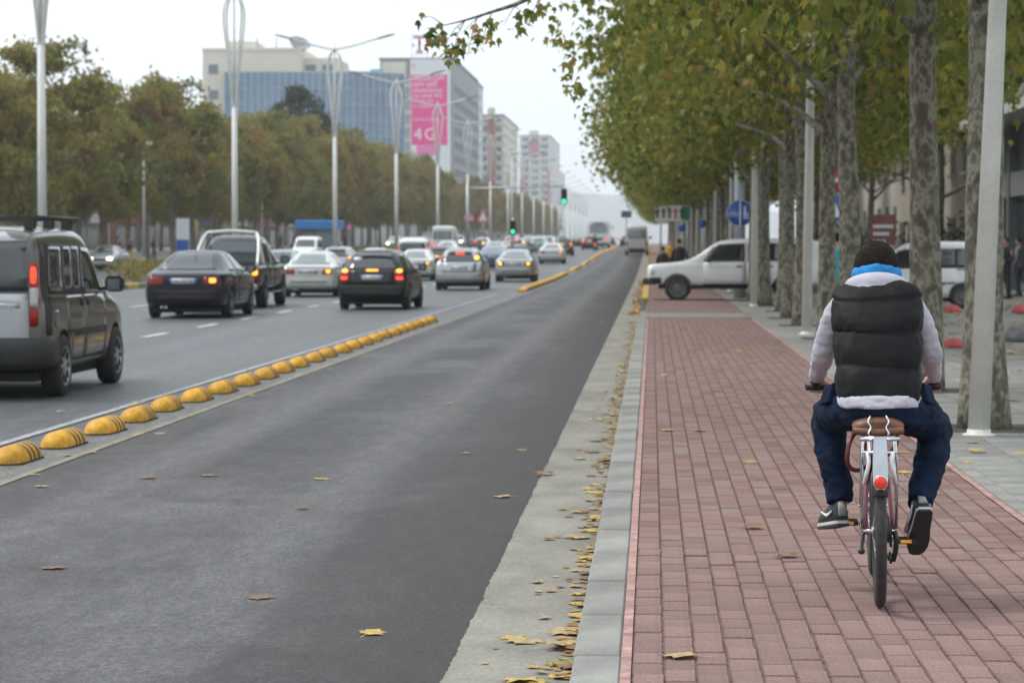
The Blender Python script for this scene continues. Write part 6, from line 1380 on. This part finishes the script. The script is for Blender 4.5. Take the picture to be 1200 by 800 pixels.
# apartment blocks farther along
def apt(name, xa, xb, xc, ytop, d, wallm, label, acc=None, floors=10, balc=True):
    X0 = (xa - VPX) / F * d; X1 = (xb - VPX) / F * d; H = CAM_Z + (VPY - ytop) / F * d + .3 - hz(d); X2 = (xc - VPX) / F; dep = X1 / X2 - d if X2 else 30; dep = max(12, min(dep, 160))
    b = Bld(name, X0, d, 0, label); W = X1 - X0; b.box('wall', wallm, 0, W, 0, dep, 0, H); b.box('roof', m_roofg, -.2, W + .2, -.2, dep + .2, H + .001, H + .5); b.box('stair_head', wallm, W * .3, W * .6, 2, 6, H + .502, H + 2.8)
    fh = (H - 1) / floors
    for k in range(floors):
        z0 = 1 + k * fh
        for j in range(3):
            b.window(W * (.08 + .31 * j), W * (.30 + .31 * j), z0 + fh * .25, z0 + fh * .8)
            if balc and j != 1: bl2 = b.box('balcony', wallm, W * (.06 + .31 * j), W * (.32 + .31 * j), -1.1, -.13, z0 + fh * .02, z0 + fh * .30)
        for j in range(max(1, int(dep / 14))):
            b.window(3 + j * 14, 9 + j * 14, z0 + fh * .25, z0 + fh * .8, W, 'side')
    if acc:
        for (f0, f1, z0, z1) in acc[1]: b.box('accent_panel', acc[0], W * f0, W * f1, -1.25, -1.101 if balc else -.13, H * z0, H * z1)
    return b
m_ap1 = M('beige_render', (.52, .46, .37), .85, var=(.2, .06)); m_ap2 = M('white_render', (.60, .60, .59), .85, var=(.2, .06)); m_dr = M('dark_red_panel', (.26, .055, .06), .8); m_pk = M('pink_panel', (.48, .16, .18), .8); m_ap0 = M('blue_white_render', (.46, .50, .55), .85)
apt('apartment_block', 532, 561, 566, 100, 712, m_ap0, 'grey apartment block with balconies just right of the banner tower', None, 13)
apt('apartment_block', 563, 590, 607, 136, 850, m_ap1, 'beige apartment tower with a dark red stripe down its middle', (m_dr, [(.34, .62, .1, .97)]), 13)
apt('apartment_block', 609, 645, 656, 160, 1180, m_ap2, 'white apartment block with pink panels beyond the beige tower', (m_pk, [(.35, .62, .82, .96), (0, .2, .1, .6), (.92, 1.0, .05, .7)]), 14)
apt('apartment_block', 640, 654, 662, 200, 1500, m_ap2, 'distant low white block at the end of the left tree row', None, 8, False)
# low shops, kiosk and fence behind the left trees
m_shop = M('shop_wall', (.42, .38, .33), .85, var=(.3, .12)); m_shopg = M('shop_dark_glass', (.03, .035, .04), .1, ior=1.6)
cols_ = [m_shop, M('brick_shop', (.28, .13, .10), .85), M('pale_shop', (.5, .5, .48), .85), M('yellow_shop', (.48, .42, .18), .85)]
for k in range(14):
    d = 140 + k * 24; b = Bld('shop_building', -57, d, 0, f'low shop front behind the left trees, {ordn(k)} from the left photo edge'); b.e['group'] = 'low shops behind the left trees'; h = 4.6 + (k * 7 % 3) * .8
    b.box('wall', cols_[k % 4], -8, 0, 0, 22, 0, h); 
    for j in range(4): b.box('shop_window', m_shopg, .002, .08, 1 + j * 5.2, 5.2 + j * 5.2, .5, 2.9)
    b.box('sign_board', [m_wpan, m_mag2, m_cream, m_blue][k % 4], .01, .3, 2, 18, 3.2, 4.1); b.box('shop_window', m_shopg, -6.5, -1, -.08, -.002, .5, 3)
kd = 178.0; kx = D(372, 270, kd).x; ke = empty('kiosk', (kx, kd, .12 + hz(kd)), 0, 'dark kiosk with a bright blue roof band under the left trees', 'kiosk')
MB().box(-1.35, 1.35, 0, 2.6, 0, 2.2).build('cabin', m_shopg, ke); MB().box(-1.6, 1.6, -.3, 2.9, 2.201, 2.8, .05).build('roof_band', M('kiosk_blue', (.03, .22, .55), .5), ke); MB().box(-1.1, 1.1, -.05, -.001, .9, 1.9).build('serving_window', m_win, ke)
m_fence = M('dark_fence', (.03, .035, .045), .6)
for k in range(10):
    e = empty('fence_panel', (-52.5, 132 + k * 8, .12 + hz(132 + k * 8)), 0, f'dark railing panel behind the left sidewalk, {ordn(k)} from the left', 'fence', 'dark railing panels')
    for j in range(27): MB().box(-.02, .02, j * .29, j * .29 + .09, .1, 2.1).build('bar', m_fence, e)
    for z in (.25, 1.9): MB().box(-.05, -.021, 0, 7.9, z, z + .08).build('rail', m_fence, e)
be = empty('info_board', (D(214, 280, 150).x, 150, .12 + hz(150)), 0, 'white and blue information board on the left sidewalk behind the pickup', 'sign board'); MB().box(-.4, .4, 0, .12, .9, 2.9).build('panel', m_wpan, be); MB().box(-.38, .38, -.02, -.001, .92, 1.6).build('blue_panel', m_blue, be)
for sx in (-.3, .3): MB().box(sx - .04, sx + .04, .03, .09, 0, .9).build('leg', m_steel, be)

# ------------------------------------------------------------------ traffic signals and signs across the avenue
m_green = M('signal_green_lit', (.0, .6, .35), .3, emit=((.02, 1, .55), 1.3)); m_off = M('signal_lens_off', (.03, .01, .01), .3)
def signal_head(e, x, z, s=1.0):
    h = MB().box(x - .22 * s, x + .22 * s, -.15, .15, z - .55 * s, z + .55 * s, .03).build('signal_head', m_blk, e)
    for k, mt in ((.36, m_off), (0, m_off), (-.36, m_green)):
        MB().lathe([(.001, -.17), (.14 * s, -.17), (.14 * s, -.15)], 20, (x, 0, z + k * s), 'y').build('lens', mt, h); MB().lathe([(.15 * s, -.32), (.17 * s, -.32), (.17 * s, -.15), (.15 * s, -.15)], 16, (x, 0, z + k * s), 'y').build('visor', m_blk, h)
dq = 190.0; c_ = D(661, 230, dq); xp = D(548, 280, dq).x; te = empty('traffic_light', (xp, dq, hz(dq) + .1), 0, 'traffic light hanging from a long arm above the lanes, showing green', 'traffic light'); zz = c_.z - hz(dq) - .1
MB().tube([(0, 0, 0), (0, 0, zz + .9)], [.14, .1], 12).build('pole', m_steel, te); MB().tube([(0, 0, zz + .6), (c_.x - xp, 0, zz + .75)], [.08, .05], 10).build('arm', m_steel, te); signal_head(te, c_.x - xp, zz, 1.05)
dq = 150.0; c_ = D(601, 266, dq); te = empty('traffic_light', (c_.x, dq, hz(dq)), 0, 'small traffic light on a pole between the cars, showing green', 'traffic light'); zz = c_.z - hz(dq); MB().tube([(0, .2, 0), (0, .2, zz + .5)], .07, 10).build('pole', m_steel, te); signal_head(te, 0, zz, .75)
dq = 265.0; c_ = D(734, 251, dq); te = empty('overhead_sign', (c_.x, dq, hz(dq)), 0, 'dark traffic sign board on a pole above the far end of the bus lane', 'road sign'); zz = c_.z - hz(dq); MB().tube([(0, .1, 0), (0, .1, zz)], .09, 10).build('pole', m_steel, te); MB().box(-.55, .55, -.06, .06, zz - .35, zz + .35).build('panel', M('slate_blue_sign', (.06, .10, .14), .5), te)
m_pks = M('pink_sign', (.50, .16, .18), .6)
for (x, y, dq, kind, lab) in [(550, 257, 230, 0, 'round pinkish traffic sign on the median under the lamps'), (566, 252, 225, 1, 'triangular pinkish warning sign on the median')]:
    c_ = D(x, y, dq); te = empty('traffic_sign', (c_.x, dq, hz(dq) + .1), 0, lab, 'traffic sign'); zz = c_.z - hz(dq) - .1; MB().tube([(0, .05, 0), (0, .05, zz + .5)], .05, 8).build('post', m_steel, te)
    if kind: f_ = poly_plate([(-.62, -.7), (.62, -.7), (0, .75)], -.03, .04).build('face', m_pks, te); poly_plate([(-.35, -.5), (.35, -.5), (0, .35)], -.04, .008).build('symbol_field', m_wpan, f_)
    else: f_ = disc(.5, -.03, .04).build('face', m_pks, te); poly_plate([(-.3, -.08), (.3, -.08), (.3, .08), (-.3, .08)], -.04, .008).build('bar', m_wpan, f_)
    f_.location = (0, 0, zz)

# ------------------------------------------------------------------ right-hand buildings behind the square
m_grey1 = M('grey_cladding', (.17, .18, .185), .6, var=(.6, .15)); m_beige = M('old_beige_wall', (.36, .32, .26), .9, var=(.5, .2)); m_sh2 = M('grey_shutter', (.20, .21, .22), .5)
b = Bld('shop_building', 12.2, 66, 0, 'grey clad shop building with dark shop windows at the right edge', PATH_Z); b.box('wall', m_grey1, 0, 12, 0, 26, 0, 11)
b.box('canopy', M('pale_canopy', (.5, .5, .48), .7), -1.3, 11, -.6, 26.3, 5.55, 5.85)
for j in range(6):
    b.box('shop_window', m_shopg, -.06, -.002, .6 + j * 4.3, 4.4 + j * 4.3, .3, 3.0); b.box('pillar', m_grey1, -.35, -.001, 4.45 + j * 4.3, 4.85 + j * 4.3, 0, 5.5); b.box('shutter_box', m_sh2, -.3, -.002, .6 + j * 4.3, 4.4 + j * 4.3, 3.1, 3.9)
    b.box('upper_window', m_win, -.05, -.002, 1.2 + j * 4.3, 3.6 + j * 4.3, 7, 9)
b.box('shop_window', m_shopg, .6, 6.2, -.06, -.002, .3, 3.0); b.box('sign_panel', m_wpan, .5, 5.5, -.2, -.003, 3.9, 5.3); b.box('air_conditioner', m_wpan, -.75, -.36, 7.2, 8.2, 3.0, 3.7)
for j in range(5): b.box('cladding_rib', m_sh2, .2 + j * 2.2, .32 + j * 2.2, -.1, -.062, 5.9, 11)
b = Bld('corner_house', 13.2, 95, 0, 'old beige house front between the trunks beyond the grey shops', PATH_Z); b.box('wall', m_beige, 0, 12, 0, 40, 0, 8.5); b.box('cornice', m_shop, -.3, 12.2, -.3, 40.3, 8.501, 8.9)
for j in range(9):
    b.box('window', m_win, -.05, -.002, 1.2 + j * 4.3, 2.6 + j * 4.3, 4.6, 6.4); b.box('shop_window', m_shopg, -.06, -.002, .8 + j * 4.3, 3.4 + j * 4.3, .2, 2.7); b.box('window_sill', m_shop, -.18, -.003, 1.1 + j * 4.3, 2.7 + j * 4.3, 4.45, 4.59)
b.box('doorway', m_shopg, 1.5, 3.4, -.06, -.002, 0, 2.6); b.box('door_frame', m_wpan, 1.35, 3.55, -.1, -.061, 2.6, 2.8); b.box('awning', m_dr, .5, 7, -1.2, -.004, 2.9, 3.3)
b = Bld('apartment_block', 14.5, 140, 0, 'pale apartment house far behind the right-hand tree row', PATH_Z); b.box('wall', m_shop, 0, 14, 0, 90, 0, 15)
for j in range(16):
    for k in range(4): b.box('window', m_win, -.05, -.002, 2 + j * 5.4, 4 + j * 5.4, 2 + k * 3.4, 3.8 + k * 3.4)
# red kiosk sign, low wall
c_ = D(1035, 258, 74); e = empty('red_board', (c_.x, 74, PATH_Z), 0, 'dark red poster board with pale lettering between the trunks', 'sign board'); MB().box(-.38, .38, 0, .1, 1.5, 2.4).build('panel', M('faded_red_board', (.24, .09, .085), .8, var=(4, .2)), e)
for sx in (-.4, .4): MB().box(sx - .05, sx + .05, .02, .1, 0, 1.4).build('leg', m_steel, e)
for k in range(3): MB().box(-.3, .3 - .12 * k, -.012, -.001, 2.0 - .22 * k, 2.1 - .22 * k).build('text_line', m_wpan, e)
e = empty('low_wall', (3.6, 78, PATH_Z), 0, 'low pale concrete wall between the off-road car and the square', 'wall'); 
for k in range(6): MB().box(k * 1.2, k * 1.2 + 1.19, 0, .3, 0, .9, .02).build('wall_block', m_slab, e)
for k in range(4):
    rng = np.random.default_rng(300 + k); P = rng.normal(0, 1, (1400, 3)) * np.array([.7, .7, .55]) + np.array([0, 0, 1.0]); P = P[P[:, 2] > .05]; V, Fc, A = leaf_cloud(P, .14, rng, .3, rng.uniform(0, 1, len(P)), 'simple'); x, d = [(9.4, 86), (11.2, 90), (7.4, 100), (9.9, 118)][k]
    e = empty('shrub', (x, d, PATH_Z), 0, f'dark green shrub in front of the beige house, {ordn(k)} from the camera', 'shrub', 'shrubs on the square'); link('foliage', np_mesh('foliage', V, Fc, A), e, m_leaf_d); MB().tube([(0, 0, 0), (.05, 0, .9)], .04, 6).build('stem', m_barkf, e)

# ------------------------------------------------------------------ people
def person(p, rz, label, top, trou, hairc=None, stride=.12, h=1.72, skin=None, bag=None, arm=0.0):
    k = h / 1.75; b = MB(); j = MB(); t = MB(); hr_ = MB()
    b.ell((0, .01, 1.62), (.075, .09, .115), 12, 8); b.tube([(0, 0, 1.55), (0, 0, 1.42)], [.055, .065], 10); b.ell((0, .10, 1.61), (.013, .02, .02), 6, 5)
    b.tube([(0, 0, .92), (0, 0, 1.1), (0, 0, 1.3), (0, 0, 1.42)], [(.15, .10), (.13, .09), (.17, .11), (.12, .08)], 14)
    j.tube([(0, 0, .84), (0, -.01, 1.0), (0, 0, 1.2), (0, 0, 1.36), (0, 0, 1.47)], [(.19, .135), (.185, .13), (.205, .14), (.19, .12), (.075, .075)], 16, sub=3)
    for s in (-1, 1):
        f_ = s * stride; sh_, el_, ha = Vector((s * .19, 0, 1.38)), Vector((s * .255, -.06 - f_ * .5, 1.12)), Vector((s * .245, .04 - f_ + arm, .88 + arm * .8))
        hp, kn_, ft = Vector((s * .09, 0, .92)), Vector((s * .10, f_ * .7 + .03, .50)), Vector((s * .10, f_, .07))
        b.tube([sh_, el_, ha], [.05, .04, .03], 8); b.tube([ha, ha + Vector((0, .02, -.10))], [(.03, .02), (.035, .018)], 8); b.tube([hp, kn_, ft], [.08, .055, .04], 10); b.tube([ft + Vector((0, -.04, -.03)), ft + Vector((0, .17, -.04))], [.04, .035], 8)
        j.tube([sh_ + Vector((-s * .04, 0, .02)), el_, ha], [.07, .058, .045], 10, sub=3); t.tube([hp + Vector((0, 0, -.02)), kn_, ft + Vector((0, 0, .03))], [.105, .078, .066], 12, sub=3)
    t.tube([(0, 0, .80), (0, 0, .94)], [(.165, .12), (.18, .125)], 14)
    hr_.ell((0, -.012, 1.655), (.083, .095, .095), 12, 8)
    m1 = remeshed(b, .016, 'person', 2); o = link('person', m1, None, skin or m_skin); o.location = p; o.rotation_euler.z = rz; o.scale = (k,) * 3; tag(o, label, 'person')
    link('jacket', remeshed(j, .022, 'jacket', 2), o, top); link('trousers', remeshed(t, .022, 'trousers', 2), o, trou); link('hair', hr_.mesh('hair'), o, hairc or m_hair)
    for s in (-1, 1):
        ft = Vector((s * .10, s * stride, .07)); MB().loft([[(ft.x + q * .05, ft.y + yy, z * hh) for q, z in ((-1, 0), (1, 0), (1, 1), (-1, 1))] for yy, hh in ((-.09, .10), (.0, .12), (.14, .07), (.19, .03))]).build('shoe', m_shoe, o)
    return o
m_teal = M('teal_jacket', (.0, .36, .40), .7, var=(6, .15)); m_bk = M('black_cloth', (.018, .018, .02), .8, var=(6, .25)); m_mar = M('maroon_jacket', (.14, .03, .05), .8, var=(5, .2)); m_yel = M('yellow_cloth', (.55, .32, .03), .8); m_nav = M('dark_cloth', (.03, .035, .06), .8); m_redc = M('red_cloth', (.35, .03, .03), .8); m_gr = M('grey_cloth', (.15, .15, .16), .8)
person((D(979, 340, 43.5).x, 43.5, PATH_Z), R(10), 'person in a teal jacket half hidden behind the trunk left of the cyclist', m_teal, m_nav)
person((D(1178, 320, 70).x, 70, PATH_Z), R(130), 'man in black with a red scarf standing before the shop windows', m_bk, m_bk, stride=.05, arm=.25)
person((D(1194, 320, 73).x, 73, PATH_Z), R(60), 'person in grey standing at the right photo edge by the shops', m_gr, m_nav, stride=.05)
person((D(796, 300, 86).x, 86, PATH_Z), R(0), 'taller dark figure walking on the path behind the white off-road car', m_bk, m_bk)
person((D(777, 300, 88).x, 88, PATH_Z), R(0), 'shorter dark figure beside it behind the off-road car bonnet', m_bk, m_nav, h=1.45)
person((D(786, 300, 118).x, 118, PATH_Z + hz(118)), R(180), 'far pedestrian with a yellow top on the path', m_yel, m_nav)
person((D(139, 290, 146).x, 146, .12 + hz(146)), R(-80), 'pedestrian in a maroon jacket on the left sidewalk beside the hedge', m_mar, m_mar, h=1.85)
person((D(152, 290, 148).x, 148, .12 + hz(148)), R(-80), 'pedestrian with yellow trousers beside the one in maroon', m_nav, m_yel, h=1.85)
for k in range(9):
    d = 175 + k * 17; person((-35.5 - (k % 3) * 1.1, d, .12 + hz(d)), R(-80 + 50 * k), f'dark clothed pedestrian on the left sidewalk under the trees, {ordn(k)} from the left', [m_bk, m_nav, m_gr][k % 3], [m_nav, m_bk][k % 2])
def scooter(x, d, label, plabel, lit):
    e = empty('motor_scooter', (x, d, hz(d)), 0, label, 'scooter')
    for yy in (.28, 1.5):
        w = MB(); w.lathe([(.14, -.05), (.22, -.06), (.27, -.03), (.27, .03), (.22, .06), (.14, .05)], 20, axis='x', cap=True); o = w.build('wheel', m_ctyre, e); o.location = (0, yy, .27)
    MB().loft([[(q * w_, y, z0 + (z1 - z0) * t_) for q, t_ in ((-1, 0), (1, 0), (1, .7), (.6, 1), (-.6, 1), (-1, .7))] for y, w_, z0, z1 in ((0, .10, .55, .72), (.2, .16, .45, .78), (.7, .17, .30, .74), (.85, .14, .25, .45), (1.15, .18, .25, .38), (1.3, .2, .3, .95), (1.42, .12, .5, 1.05))]).build('body', P_['black'], e)
    MB().tube([(-.33, 1.3, 1.08), (0, 1.36, 1.04), (.33, 1.3, 1.08)], .02, 8).build('handlebar', m_dk, e); MB().box(-.11, .11, .1, .75, .765, .84, .02).build('seat', m_plast, e); MB().lathe([(.001, -.03), (.09, -.03), (.09, .05)], 14, (0, 0, .66), 'y').build('tail_lamp', m_brk, e); MB().box(-.09, .09, -.05, -.03, .40, .52).build('number_plate', m_plate, e)
    o = person((x, d + .45, hz(d) + .06), 0, plabel, m_bk, m_bk, stride=.04, h=1.6, arm=.35)
    MB().ell((0, .0, 1.67), (.13, .15, .14), 12, 8).build('helmet', P_['black'], o)
scooter(-5.7, 248, 'motor scooter with a lit red tail lamp before the bus', 'dark clothed scooter rider in front of the bus', True)

# ------------------------------------------------------------------ the air of the avenue
hzb = MB().box(-3900, 3900, -50, 8100, -1.2, 160); hm_ = hzb.mesh('haze')
mh = bpy.data.materials.new('haze_air'); mh.use_nodes = True; nt = mh.node_tree; nt.nodes.remove(nt.nodes['Principled BSDF'])
pv = nt.nodes.new('ShaderNodeVolumePrincipled'); pv.inputs['Color'].default_value = (.93, .96, 1.0, 1); pv.inputs['Density'].default_value = HAZE_DENSITY; pv.inputs['Anisotropy'].default_value = .35
nt.links.new(pv.outputs[0], nt.nodes['Material Output'].inputs['Volume'])
ho = link('haze', hm_, None, mh); tag(ho, 'thin pale haze over the avenue', 'haze', None, 'stuff')
